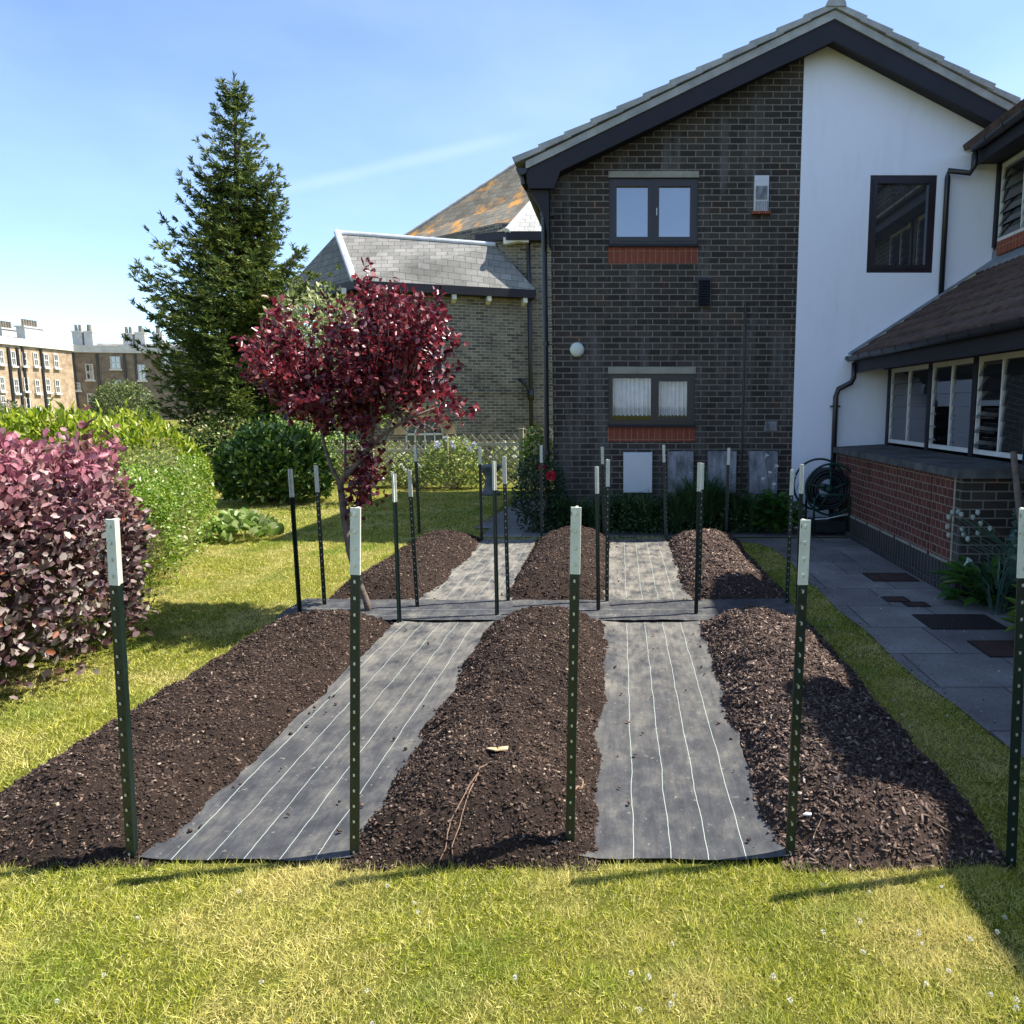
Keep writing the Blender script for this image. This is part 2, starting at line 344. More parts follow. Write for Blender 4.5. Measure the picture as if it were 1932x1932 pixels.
# weed membrane (u across in metres, v along)
def membrane(name, lines):
    m = mat(name, (.13, .13, .135), 0.62, 0.35); t = NT(m); v = t.coord('Object')
    uvn = t.n('ShaderNodeTexCoord'); sp = t.n('ShaderNodeSeparateXYZ'); t.l(uvn.outputs['UV'], sp.inputs[0])
    f = t.noise(t.coord('Object', (1.6, 1.1, 1)), 3.4, 10, 0.72)
    c = t.ramp(f, [(0.34, (.026, .027, .031)), (0.48, (.048, .049, .053)), (0.60, (.085, .083, .077)), (0.74, (.19, .17, .14))])
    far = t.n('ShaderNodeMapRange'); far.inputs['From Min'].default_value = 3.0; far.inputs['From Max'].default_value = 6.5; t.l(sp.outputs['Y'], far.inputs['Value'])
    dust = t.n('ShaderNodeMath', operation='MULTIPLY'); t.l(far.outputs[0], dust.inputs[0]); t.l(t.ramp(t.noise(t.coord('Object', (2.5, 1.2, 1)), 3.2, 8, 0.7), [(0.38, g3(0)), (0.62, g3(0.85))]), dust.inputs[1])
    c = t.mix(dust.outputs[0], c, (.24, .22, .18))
    c = t.mix(.8, c, t.mix(1.0, c, t.ramp(t.noise(t.coord('Object', (14, 1.6, 1)), 3.0, 6, .7), [(.3, g3(.7)), (.7, g3(1.4))]), 'MULTIPLY'))
    c = t.mix(t.ramp(t.noise(v, 34, 3, .6), [(.66, g3(0)), (.74, g3(.5))]), c, (.30, .27, .22))
    w = t.noise(t.coord('Object', (.3, 1, 1)), 2.6, 4)
    for x in lines:
        a = t.n('ShaderNodeMath', operation='MULTIPLY_ADD'); a.inputs[1].default_value = 0.03; t.l(w, a.inputs[0]); t.l(sp.outputs['X'], a.inputs[2])
        b = t.n('ShaderNodeMath', operation='COMPARE'); b.inputs[1].default_value = x + 0.015; b.inputs[2].default_value = 0.0012; t.l(a.outputs[0], b.inputs[0])
        c = t.mix(b.outputs[0], c, (.38, .44, .39))
    t.col(c)
    wv = t.n('ShaderNodeTexNoise'); wv.inputs['Scale'].default_value = 260; t.l(v, wv.inputs['Vector'])
    t.bump(wv.outputs['Fac'], 0.25, 0.003); return m
M['mem_a'] = membrane('weed_membrane_left', [.11, .24, .37, .50, .63])
M['mem_b'] = membrane('weed_membrane_right', [.10, .235, .37, .505])
M['mem_c'] = membrane('weed_membrane_cross', [.13, .30])
# paving
M['paving'] = brick('paving_slabs', (.145, .138, .130), (.20, .19, .178), (.07, .065, .06), 0.62, 0.60, 0.006, blot=0.9, offset=0.4, c3=(1.2, 1.2, 1.2), rough=0.9)
M['iron'] = mottled('rusty_iron_cover', (.045, .025, .022), (.085, .042, .034), 12, 0.7, 0.6, 160)
M['iron_dark'] = brick('studded_iron_cover', (.040, .032, .032), (.05, .04, .04), (.022, .02, .02), .03, .03, .005, offset=0.5, rough=0.6)
# posts
M['post_green'] = mottled('green_painted_steel', (.004, .012, .009), (.008, .021, .015), 12, 0.38, 0.1, 80, 0.5)
M['post_white'] = mat('chipped_pale_paint', (.62, .64, .54), 0.55, 0.4); t = NT(M['post_white']); v = t.coord('Object', (1, 1, .5))
t.col(t.mix(t.ramp(t.noise(v, 38, 7, 0.7), [(0.60, g3(0)), (0.70, g3(1))]), t.ramp(t.noise(v, 9, 5), [(.3, (.50, .53, .44)), (.7, (.70, .71, .62))]), (.20, .13, .06)))
M['stud'] = mat('bare_steel_stud', (.60, .62, .60), 0.35, 0.5, 0.6)
# bark, foliage
M['bark'] = mottled('grey_brown_bark', (.10, .075, .06), (.20, .155, .125), 14, 0.9, 0.8, 40, dist=0.01)
M['bark_pale'] = mottled('pale_tree_bark', (.20, .17, .13), (.34, .29, .22), 14, 0.9, 0.6, 40)
M['bark_dark'] = mottled('spruce_bark', (.028, .02, .015), (.06, .045, .035), 14, 0.95, 0.8, 40)
M['needle'] = leafmat('spruce_needles', [(0, (.022, .05, .018)), (.4, (.055, .095, .022)), (.75, (.11, .155, .028)), (1, (.27, .30, .05))], .6, .25, .2, patch=(.9, .50, .62, (.15, .18, .028)))  # patch colour paints lighter, sunlit-looking areas into the needles
M['prunus'] = leafmat('dark_red_leaves', [(0, (.050, .008, .014)), (.45, (.115, .011, .022)), (.75, (.21, .022, .034)), (.92, (.42, .085, .10)), (1, (.60, .34, .34))], .30, .6, .4)  # palest pink stops put glossy highlights into the leaf colour
M['smoke'] = leafmat('purple_smoke_bush_leaves', [(0, (.060, .025, .034)), (.35, (.12, .060, .066)), (.55, (.24, .165, .16)), (.8, (.36, .29, .26)), (.93, (.46, .42, .35)), (1, (.26, .075, .03))], .45, .4, .25, patch=(2.6, .56, .66, (.15, .07, .05)), zgrad=(.85, 1.3, (.50, .17, .22), .9))
M['hedge'] = leafmat('small_hedge_leaves', [(0, (.07, .16, .012)), (.5, (.18, .31, .022)), (.85, (.33, .43, .05)), (1, (.60, .62, .32))], .35, .5, .4, patch=(1.3, .52, .68, (.30, .29, .11)))
M['hedge2'] = leafmat('bronze_hedge_leaves', [(0, (.10, .13, .025)), (.5, (.20, .22, .05)), (.85, (.33, .31, .11)), (1, (.36, .20, .10))], .4, .5, .4)
M['laurel'] = leafmat('bright_laurel_leaves', [(0, (.12, .20, .012)), (.4, (.27, .36, .020)), (.8, (.44, .49, .045)), (1, (.58, .60, .16))], .3, .6, .45)
M['laurel_dark'] = leafmat('glossy_dark_laurel_leaves', [(0, (.022, .06, .014)), (.45, (.065, .14, .022)), (.8, (.18, .28, .04)), (1, (.48, .56, .20))], .42, .45, .25)
M['hosta'] = leafmat('broad_pale_leaves', [(0, (.14, .25, .04)), (.5, (.28, .40, .09)), (1, (.62, .66, .38))], .4, .5, .35)
M['shade_leaf'] = leafmat('dark_border_leaves', [(0, (.03, .08, .03)), (.5, (.06, .13, .045)), (1, (.14, .23, .09))], .5, .4, .3)
M['lily'] = leafmat('arum_leaves', [(0, (.03, .10, .015)), (.6, (.06, .16, .02)), (1, (.13, .25, .04))], .4, .5, .35)
M['bluegreen'] = leafmat('glaucous_poppy_leaves', [(0, (.07, .14, .10)), (.6, (.12, .21, .16)), (1, (.20, .30, .24))], .6, .3, .3)
M['pale_leaf'] = leafmat('variegated_pale_leaves', [(0, (.12, .17, .04)), (.5, (.27, .30, .10)), (1, (.55, .54, .32))], .45, .4, .35)
M['shrub_far'] = leafmat('light_border_leaves', [(0, (.08, .15, .02)), (.5, (.26, .34, .06)), (1, (.52, .56, .20))], .45, .4, .35)
M['rose_leaf'] = leafmat('rose_leaves', [(0, (.015, .045, .02)), (1, (.05, .085, .035))], .5, .4, .2)
M['petal_white'] = leafmat('white_petals', [(0, (.68, .68, .64)), (1, (.85, .85, .82))], .6, .3, .3)
M['petal_red'] = leafmat('red_petals', [(0, (.55, .02, .05)), (1, (.75, .06, .12))], .5, .3, .3)
M['petal_blue'] = leafmat('pale_blue_petals', [(0, (.40, .42, .58)), (1, (.60, .62, .72))], .5, .3, .3)
M['petal_yellow'] = leafmat('yellow_petals', [(0, (.75, .55, .02)), (1, (.9, .7, .05))], .5, .3, .2)
M['poppy_head'] = mottled('poppy_seed_heads', (.30, .36, .30), (.42, .47, .42), 20, .7, .2, 60)
M['timber'] = mottled('pale_garden_timber', (.34, .30, .18), (.50, .44, .28), 8, .85, .4, 60)
M['timber_top'] = mottled('cream_rail', (.48, .43, .30), (.62, .57, .42), 8, .8, .2, 60)
M['stone_grey'] = mottled('grey_garden_stone', (.13, .13, .135), (.24, .24, .245), 8, .9, .5, 50)
M['hose_green'] = mottled('dark_green_plastic', (.006, .030, .020), (.012, .045, .030), 8, .4, 0)
M['hose_black'] = mottled('dark_hose', (.010, .013, .016), (.020, .024, .028), 8, .4, 0)
M['cloth_pale'] = mottled('pale_plastic_scrap', (.6, .6, .6), (.7, .7, .7), 8, .6, 0)

# ------------------------------------------------------------------ ground
GM = mat('mown_lawn', (.12, .17, .03), 0.95, 0.1); t = NT(GM); v = t.coord('Object')
big = t.noise(v, 0.9, 6, 0.6); fine = t.noise(v, 120, 6, 0.75)
c = t.ramp(big, [(0.30, (.070, .095, .012)), (0.5, (.15, .15, .025)), (0.68, (.25, .21, .065))])  # ground tones darkened to paint the small shadows between blades
c = t.mix(0.8, c, t.mix(1.0, c, t.ramp(fine, [(0.3, g3(.35)), (0.7, g3(1.6))]), 'MULTIPLY')); t.col(c); t.bump(fine, 0.9, 0.02)
gx = [-3000, -200, -40, -12, -8] + [-8 + i * .5 for i in range(1, 29)] + [8, 12, 40, 200, 3000]
gy = [-3000, -200, -20, 0] + [i * .5 for i in range(1, 36)] + [19, 24, 40, 120, 400, 3000]
def gz(x, y): return 0.0
V = [(x, y, 0) for y in gy for x in gx]; nx_ = len(gx)
F = [(j * nx_ + i, j * nx_ + i + 1, (j + 1) * nx_ + i + 1, (j + 1) * nx_ + i) for j in range(len(gy) - 1) for i in range(nx_ - 1)]
tag(raw('lawn', V, F, GM), kind='structure')

# paths (slab sheets 8 mm above the lawn level; ragged lawn edge)
PX0, PX1 = 1.80, 3.45
def edge_x(y): return 1.77 + 0.014 * math.sin(y * 1.7) + 0.012 * math.sin(y * 5.1) + (0.12 * max(0, 4.3 - y)) - .9 * max(0, y - 8.4) ** 2
mb = MB(); ys = [0.2 + i * .1 for i in range(91)]
for a, b in zip(ys[:-1], ys[1:]): mb.quad((edge_x(a), a, .008), (PX1, a, .008), (PX1, b, .008), (edge_x(b), b, .008))
tag(mb.build('path', M['paving']), kind='structure')
mb = MB(); mb.quad((-1.75, 9.3, .008), (3.45, 9.3, .008), (3.45, 10.0, .008), (-1.75, 10.0, .008)); mb.quad((-1.95, 10.0, .008), (-1.02, 10.0, .008), (-1.05, 13.4, .008), (-1.75, 13.4, .008))
mb.build('path', M['paving']); tag(bpy.data.objects[mb and 'path.001'], kind='structure')

# ------------------------------------------------------------------ wall helper
def holed(outer, holes, mapf, depth_vec, mbw):
    """outer/holes: 2-D lists; mapf maps (a,z) to 3-D; also builds the reveals"""
    o3 = [Vector((p[0], p[1], 0)) for p in outer]; hs = [[Vector((x, z, 0)) for x, z in ((h[0], h[2]), (h[0], h[3]), (h[1], h[3]), (h[1], h[2]))] for h in holes]
    tri = tessellate_polygon([o3] + hs); allp = o3 + [p for h in hs for p in h]
    pts = [mapf(p.x, p.y) for p in allp]; fs = []
    for a, b, c_ in tri:
        n2 = (allp[b] - allp[a]).cross(allp[c_] - allp[a]).z
        fs.append((a, b, c_) if n2 > 0 else (a, c_, b))
    mbw.add(pts, fs); dv = Vector(depth_vec)
    for h in hs:
        q = [Vector(mapf(p.x, p.y)) for p in h]
        for i in range(4): mbw.quad(q[i], q[(i + 1) % 4], q[(i + 1) % 4] + dv, q[i] + dv)

# ------------------------------------------------------------------ the gabled house
GY = 10.0
hs_ = empty('gabled_house', (1.5, GY, 0), 'dark brick and white rendered gable house with a shallow grey tiled roof', 'house')
def X(u, v): return at(u, v, GY).x
def Z(u, v): return at(u, v, GY).z
BY = 9.70
Lb = at(992, 305, BY); Ap = at(1575, 22, BY); Rb = at(1960, 225, BY)          # top line of the bargeboards
xl, xm, xr = X(1040, 500), X(1505, 500), 7.2
def roofz(x):                                                        # underside line of roof over the wall
    return (Ap.z - (Ap.x - x) * (Ap.z - Lb.z) / (Ap.x - Lb.x) if x < Ap.x else Ap.z - (x - Ap.x) * (Ap.z - Rb.z) / (Rb.x - Ap.x)) - 0.02
def rect(u0, v0, u1, v1):
    vm, um = (v0 + v1) / 2, (u0 + u1) / 2
    return (X(u0, vm), X(u1, vm), Z(um, v1), Z(um, v0))
w1 = rect(1149, 335, 1317, 461); w2 = rect(1148, 705, 1311, 801); w3 = rect(1638, 331, 1763, 515)
mb = MB(); holed([(xl, 0), (xm, 0), (xm, roofz(xm)), (xl, roofz(xl))], [w1, w2], lambda a, z: (a, GY, z), (0, .10, 0), mb)
mb.quad((xl, GY, 0), (xl, GY, roofz(xl)), (xl, 14.9, roofz(xl)), (xl, 14.9, 0))
mb.build('brick_wall', M['brick_dark'], hs_)
mb = MB(); holed([(xm, 0), (xr, 0), (xr, roofz(xr)), (Ap.x, roofz(Ap.x)), (xm, roofz(xm))], [w3], lambda a, z: (a, GY - .012, z), (0, .09, 0), mb)
mb.quad((xm, GY - .012, 0), (xm, GY - .012, roofz(xm)), (xm, GY + .02, roofz(xm)), (xm, GY + .02, 0))
mb.build('rendered_wall', M['render'], hs_)
# roof slabs in courses, with stepped verge
def slope_tiles(a, b, n, name, matl, y0, y1):
    mb = MB(); a = Vector(a); b = Vector(b); d = (b - a); L = d.length; d.normalize(); up = Vector((-d.z, 0, d.x));
    if up.z < 0: up = -up
    st = L / n
    for i in range(n):
        p = a + d * (st * i - .03); q = a + d * (st * (i + 1) + .03)
        t0, t1 = .085, .035
        pts = [p + up * .012, q + up * .0, q + up * (t1 + .02), p + up * t0]
        yj = random.uniform(-.008, .008)
        pts = [(x.x, y0 + yj, x.z) for x in pts]
        mb.prism(pts, (0, y1 - y0, 0))
    return mb
o = slope_tiles((Lb.x - .10, 0, Lb.z - .03), (Ap.x, 0, Ap.z + .02), 12, '', None, BY - .05, 15.1).build('roof', M['tile_grey'], hs_)
rf = o
o2 = slope_tiles((Rb.x + 2.2, 0, Rb.z - 2.2 * (Ap.z - Rb.z) / (Rb.x - Ap.x)), (Ap.x, 0, Ap.z + .02), 15, '', None, BY - .05, 15.1).build('roof', M['tile_grey'], hs_)
def sub(mbx, name, m, par, **k):
    o = mbx.build(name, m, None, **k); o.parent = par; o.matrix_parent_inverse = parent_inv(hs_) if par.parent == hs_ else parent_inv(par); return o
mb = MB()
pr = [(.12 * math.cos(a), .12 * math.sin(a)) for a in [i * math.pi / 8 for i in range(9)]]
mb.prism([(Ap.x + x, BY - .07, Ap.z + .03 + z) for x, z in pr], (0, 5.4, 0)); mb.build('ridge_tile', M['tile_grey'], hs_)
dv = .30
mb = MB()                                                            # bargeboards with a kicked foot
kx = Lb.x + .42; kz = Ap.z - (Ap.x - kx) * (Ap.z - Lb.z) / (Ap.x - Lb.x)
mb.prism([(Lb.x, BY, Lb.z - .10), (Lb.x + .02, BY, Lb.z - .31), (kx - .08, BY, Lb.z - .31), (kx, BY, kz - dv), (Ap.x, BY, Ap.z - dv - .02), (Ap.x, BY, Ap.z - .085), (kx, BY, kz - .095)], (0, .04, 0))
mb.build('bargeboard', M['fascia'], hs_)
mb = MB(); mb.prism([(Ap.x, BY, Ap.z - dv - .02), (Rb.x, BY, Rb.z - dv), (Rb.x, BY, Rb.z - .09), (Ap.x, BY, Ap.z - .085)], (0, .04, 0)); mb.build('bargeboard', M['fascia'], hs_)
for e_ in (Lb, Rb):
    mb = MB(); mb.prism([(e_.x, BY - .02, e_.z - .088), (Ap.x, BY - .02, Ap.z - .083), (Ap.x, BY - .02, Ap.z + .012), (e_.x, BY - .02, e_.z + .0)], (0, .3, 0)); mb.build('verge_mortar', M['tile_grey'], hs_)
mb = MB()                                                            # soffit between barge and wall, underside of eave
mb.prism([(Lb.x + .02, BY + .04, Lb.z - .27), (Ap.x, BY + .04, Ap.z - dv + .04), (Ap.x, BY + .04, Ap.z - .03), (Lb.x, BY + .04, Lb.z - .04)], (0, .24, 0))
mb.prism([(Ap.x, BY + .04, Ap.z - dv + .04), (Rb.x, BY + .04, Rb.z - dv + .04), (Rb.x, BY + .04, Rb.z - .03), (Ap.x, BY + .04, Ap.z - .03)], (0, .24, 0))
mb.box(Lb.x + .02, xl, BY + .3, 15.0, Lb.z - .27, Lb.z - .10)
mb.build('soffit', M['fascia'], hs_)
mb = MB()                                                            # boxed eave end seen below the barge
mb.prism([(Lb.x + .03, BY + .06, Lb.z - .31), (xl, BY + .06, Lb.z - .31), (xl, BY + .06, Lb.z - 1.0), (xl - .06, BY + .06, Lb.z - .62)], (0, .2, 0)); mb.build('eave_box', M['fascia'], hs_)
mb = MB(); gp = [(-.07 * math.cos(a), -.075 * math.sin(a)) for a in [i * math.pi / 8 for i in range(9)]]
mb.prism([(Lb.x - .05 + x, BY - .02, Lb.z - .08 + z) for x, z in gp], (0, 5.4, 0)); mb.build('gutter', M['black_plastic'], hs_, smooth=False)
dp = [at(984, 318, BY + .1), at(988, 346, BY + .1), at(994, 356, GY - .1), at(1015, 366, GY - .08), at(1023, 374, GY - .08), at(1026, 392, GY - .08)]
bt = Vector((dp[-1].x - .005, GY - .08, 0.05))
mb = MB(); mb.tube(dp + [bt], .036, 10)
for z in (4.0, 2.4, 1.0): mb.tube([(dp[-1].x, GY - .08, z), (dp[-1].x, GY - .08, z + .05)], .045, 10); mb.box(dp[-1].x, xl + .04, GY - .06, GY - .01, z + .01, z + .03)
mb.build('downpipe', M['black_plastic'], hs_, smooth=False)
# windows
def casement(par, w, y, split, name='window', curtain=False, handle=True, big=(False, False)):
    x0, x1, z0, z1 = w; f = .055
    mb = MB(); xs = x0 + (x1 - x0) * split if split else None
    mb.box(x0, x1, y, y + .06, z0, z0 + f); mb.box(x0, x1, y, y + .06, z1 - f, z1); mb.box(x0, x0 + f, y + .001, y + .059, z0 + f, z1 - f); mb.box(x1 - f, x1, y + .001, y + .059, z0 + f, z1 - f)
    cells = [(x0 + f, x1 - f)]
    if split:
        mb.box(xs - .03, xs + .03, y + .001, y + .059, z0 + f, z1 - f); cells = [(x0 + f, xs - .03), (xs + .03, x1 - f)]
    win = mb.build(name, M['upvc'], par)
    for i, (a, b) in enumerate(cells):
        s = .042; fz0, fz1 = z0 + f, z1 - f
        if big[i % 2]: s = .002
        m2 = MB(); yy = y - .012
        if s > .01:
            m2.box(a - .01, b + .01, yy, yy + .05, fz0 - .01, fz0 + s); m2.box(a - .01, b + .01, yy, yy + .05, fz1 - s, fz1 + .01)
            m2.box(a - .01, a + s, yy + .001, yy + .049, fz0 + s, fz1 - s); m2.box(b - s, b + .01, yy + .001, yy + .049, fz0 + s, fz1 - s)
            o = m2.build('sash', M['upvc']); o.parent = win
        m3 = MB(); m3.quad((a + s, y + .03, fz0 + s), (b - s, y + .03, fz0 + s), (b - s, y + .03, fz1 - s), (a + s, y + .03, fz1 - s))
        o = m3.build('pane', M['glass_clear'] if curtain else M['glass']); o.parent = win
        if curtain:
            nx, nz = 60, 14; V = []; F = []
            for j in range(nz + 1):
                for k in range(nx + 1):
                    xx = a + (b - a) * k / nx; tt = j / nz
                    zb = fz0 + .05 + .018 * abs(math.sin(k / nx * math.pi * 9))
                    V.append((xx, y + .10 + .03 * math.sin(k * .9 + .6 * math.sin(k * .23)) * (.4 + .6 * (1 - tt)), zb + (fz1 - zb) * tt))
            for j in range(nz):
                for k in range(nx):
                    q = j * (nx + 1) + k; F.append((q, q + 1, q + nx + 2, q + nx + 1))
            o = raw('net_curtain', V, F, M['curtain']); o.parent = win
    if handle:
        m4 = MB(); hx = xs + .035 if split else x0 + .08; m4.box(hx, hx + .012, y - .03, y - .013, (z0 + z1) / 2 - .05, (z0 + z1) / 2 + .04); o = m4.build('handle', M['white_plastic']); o.parent = win
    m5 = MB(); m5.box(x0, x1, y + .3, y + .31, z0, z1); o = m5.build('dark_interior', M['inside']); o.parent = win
    return win
# house parts are written in world metres: parts of parts share that frame
def fixup():
    for o in bpy.data.objects:
        if o.parent is not None and o.parent.type == 'MESH' and o.get('_f') is None:
            r = o.parent
            # parent mesh already carries an inverse so that its own space equals world; nothing to undo
            o['_f'] = 1
win1 = casement(hs_, w1, GY + .03, .5, handle=True)
m6 = MB()                                                            # bottles on the inner sill
for u_, h_ in ((1160, .07), (1168, .10), (1172, .12), (1252, .09), (1258, .11), (1273, .13), (1289, .11), (1298, .12), (1303, .08)):
    xx = X(u_, 440); m6.lathe((xx, GY + .10, w1[2] + .10), [(.001, 0), (.018, 0), (.018, h_ * .6), (.008, h_ * .8), (.008, h_), (.001, h_)], 8)
win2 = casement(hs_, w2, GY + .03, .52, curtain=True, handle=False, big=(True, False))
win3 = casement(hs_, w3, GY + .0, None, handle=False)
for w, z1 in ((w1, Z(1230, 323)), (w2, Z(1230, 692))):
    mb = MB(); mb.box(w[0] - .005, w[1] + .005, GY - .008, GY + .02, w[3], z1); mb.build('lintel', M['stone'], hs_)
    mb = MB(); mb.box(w[0] - .01, w[1] + .01, GY - .05, GY + .03, w[2] - .035, w[2] - .001); mb.build('window_sill', M['fascia'], hs_)
for w, z0 in ((w1, Z(1230, 497)), (w2, Z(1230, 833))):
    mb = MB(); mb.box(w[0] - .01, w[1] + .005, GY - .006, GY + .03, z0, w[2] - .036); mb.build('soldier_course', M['soldier'], hs_)
# wall fittings
x0, x1, z0, z1 = rect(1422, 333, 1449, 400)
mb = MB(); mb.box(x0, x1, GY - .05, GY, z0, z1); ve = mb.build('balanced_flue', M['white_plastic'], hs_)
mb = MB(); mb.box(x0 + .02, x1 - .02, GY - .062, GY - .05, z0 + (z1 - z0) * .33, z0 + (z1 - z0) * .70); 
for i in range(7): mb.box(x0 + .02 + i * .024, x0 + .03 + i * .024, GY - .058, GY - .05, z0 + .01, z0 + (z1 - z0) * .28)
o = mb.build('flue_grille', M['meter_grey']); o.parent = ve
mb = MB(); mb.box(x0 - .03, x1 + .03, GY - .07, GY, z0 - .035, z0 - .002); mb.build('brick_ledge', M['soldier'], hs_)
x0, x1, z0, z1 = rect(1316, 525, 1341, 578); mb = MB(); mb.box(x0, x1, GY - .03, GY, z0, z1)
n = 11
for i in range(n): zz = z0 + (z1 - z0) * (i + .2) / n; mb.prism([(x0 + .01, GY - .031, zz), (x0 + .01, GY - .055, zz - .012), (x0 + .01, GY - .031, zz + .02)], (x1 - x0 - .02, 0, 0))
mb.build('louvred_vent', M['black_plastic'], hs_)
x0, x1, z0, z1 = rect(1443, 795, 1466, 813); mb = MB(); mb.box(x0, x1, GY - .02, GY, z0, z1)
for i in range(6): zz = z0 + .015 + (z1 - z0 - .03) * i / 6; mb.box(x0 + .012, x1 - .012, GY - .028, GY - .02, zz, zz + .009)
mb.build('air_vent', M['meter_grey'], hs_)
c_ = at(1089, 660, GY); mb = MB(); n = 28
prof = [(.0, -.075), (.05, -.072), (.085, -.055), (.094, -.03), (.094, 0)]
for r_, y_ in prof:
    for k in range(n): a = 2 * math.pi * k / n; mb.v.append((c_.x + max(r_, .001) * math.cos(a), GY + y_, c_.z + max(r_, .001) * math.sin(a)))
for i in range(len(prof) - 1):
    for k in range(n): mb.f.append((i * n + k, i * n + (k + 1) % n, (i + 1) * n + (k + 1) % n, (i + 1) * n + k))
lm = mb.build('bulkhead_lamp', M['opal'], hs_, smooth=True)
for a in (30, 150, 270):
    mb = MB(); mb.box(c_.x + .088 * math.cos(R(a)) - .009, c_.x + .088 * math.cos(R(a)) + .009, GY - .05, GY, c_.z + .088 * math.sin(R(a)) - .009, c_.z + .088 * math.sin(R(a)) + .009)
    o = mb.build('clip', M['upvc']); o.parent = lm
boxes = [((1176, 853, 1230, 928), 'meter_white', 'clean white meter box'), ((1259, 851, 1307, 930), 'meter_grey', 'weathered grey meter box'), ((1334, 851, 1387, 929), 'meter_grey', 'pale weathered meter box'), ((1411, 851, 1464, 930), 'meter_grey', 'dark weathered meter box')]
for r_, m_, lb in boxes:
    x0, x1, z0, z1 = rect(*r_); mb = MB(); mb.box(x0, x1, GY - .10, GY, z0, z1); b_ = mb.build('meter_box', M[m_], hs_); b_['label'] = lb
    mb = MB(); mb.box(x0 + .006, x1 - .006, GY - .122, GY - .10, z0 + .006, z1 - .006); o = mb.build('door', M[m_]); o.parent = b_
    mb = MB(); mb.tube([(x1 - .035, GY - .128, (z0 + z1) / 2), (x1 - .035, GY - .12, (z0 + z1) / 2)], .008, 8); o = mb.build('lock', M['stud']); o.parent = b_
    xm_ = x0 + .07 if m_ == 'meter_grey' else x0 + .08
    mb = MB(); mb.box(xm_ - .022, xm_ + .03, GY - .05, GY - .005, 0.0, z0 - .001); o = mb.build('conduit', M['white_plastic'] if m_ == 'meter_grey' and r_[0] != 1334 else M['meter_grey']); o.parent = b_
bw = bpy.data.materials['weathered_meter_box']
xp = X(1402, 700); mb = MB(); mb.tube([(xp, GY - .02, 0), (xp + .01, GY - .02, 2.96)], .011, 6); mb.build('cable', M['black_plastic'], hs_)
xp = X(1330, 950); mb = MB(); mb.tube([(X(1327, 890), GY - .02, .2), (X(1327, 890), GY - .02, .85), (X(1328, 880), GY - .02, .93)], .008, 6); 

# ------------------------------------------------------------------ the wing along the right
wg = empty('side_wing', (3.4, 6, 0), 'brick side wing with louvred windows under a brown tiled lean-to roof', 'building')
WX = 3.46; UX = 4.76; NY = -3.0
# lower window strip
bays = [9.78, 8.50, 7.42, 6.40, 5.30, 4.2]
zb, zt = 1.17, 2.10
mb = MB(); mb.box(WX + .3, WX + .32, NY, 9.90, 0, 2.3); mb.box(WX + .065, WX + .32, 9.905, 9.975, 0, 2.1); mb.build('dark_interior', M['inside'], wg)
for i, y in enumerate(bays):
    mb = MB(); mb.box(WX - .02, WX + .06, y - .045, y + .045, zb - .06, zt + .05); mb.build('window_post', M['fascia'], wg)
def louvre_window(ya, yb, x, z0, z1, opens, parent, par_mat=M['paint']):
    ym = (ya + yb) / 2; f = .019
    mb = MB()
    mb.box(x, x + .04, ya, yb, z0, z0 + .045); mb.box(x, x + .04, ya, yb, z1 - .05, z1)
    for y in (ya + f / 2, ym, yb - f / 2): mb.box(x + .002, x + .038, y - f / 2, y + f / 2, z0 + .045, z1 - .05)
    w = mb.build('louvre_window', par_mat, parent)
    for side, (a, b) in enumerate(((ya + f, ym - f / 2), (ym + f / 2, yb - f))):
        mg = MB(); n = 6; hh = (z1 - .05 - z0 - .045) / n
        for k in range(n):
            zc = z0 + .045 + hh * (k + .5); tilt = opens(side, k)
            dx, dz = math.sin(tilt) * hh * .53, math.cos(tilt) * hh * .53
            px = x + .02
            mg.add([(px - dx, a, zc - dz), (px - dx, b, zc - dz), (px + dx, b, zc + dz), (px + dx, a, zc + dz)], [(0, 1, 2, 3)])
        o = mg.build('louvre_glass', M['glass_louvre']); o.parent = w
    return w
op = [lambda s, k: R(9), lambda s, k: R(72) if (s == 1 and k < 3 and k % 1 == 0) else R(8), lambda s, k: R(8) if s == 0 else (R(48) if k < 3 else R(20)), lambda s, k: R(8), lambda s, k: R(8)]
for i in range(len(bays) - 1): louvre_window(bays[i + 1] + .05, bays[i] - .05, WX - .01, zb, zt, op[i], wg)
mb = MB()
mb.quad((WX + .02, NY, 0), (WX + .02, 10, 0), (WX + .02, 10, zb - .05), (WX + .02, NY, zb - .05))
mb.quad((WX + .02, NY, 0), (WX + .02, 4.15, 0), (WX + .02, 4.15, 2.2), (WX + .02, NY, 2.2)); mb.f[-1] = mb.f[-1]
mb.build('lower_wall', M['brick_dark'], wg)
mb = MB(); mb.box(WX - .06, WX + .05, NY, 6.25, 0.93, 1.13); mb.build('soldier_sill', M['soldier'], wg)
mb = MB(); mb.box(WX - .03, WX + .07, 4.15, 9.97, zt + .002, 2.32); mb.build('window_head', M['fascia'], wg)
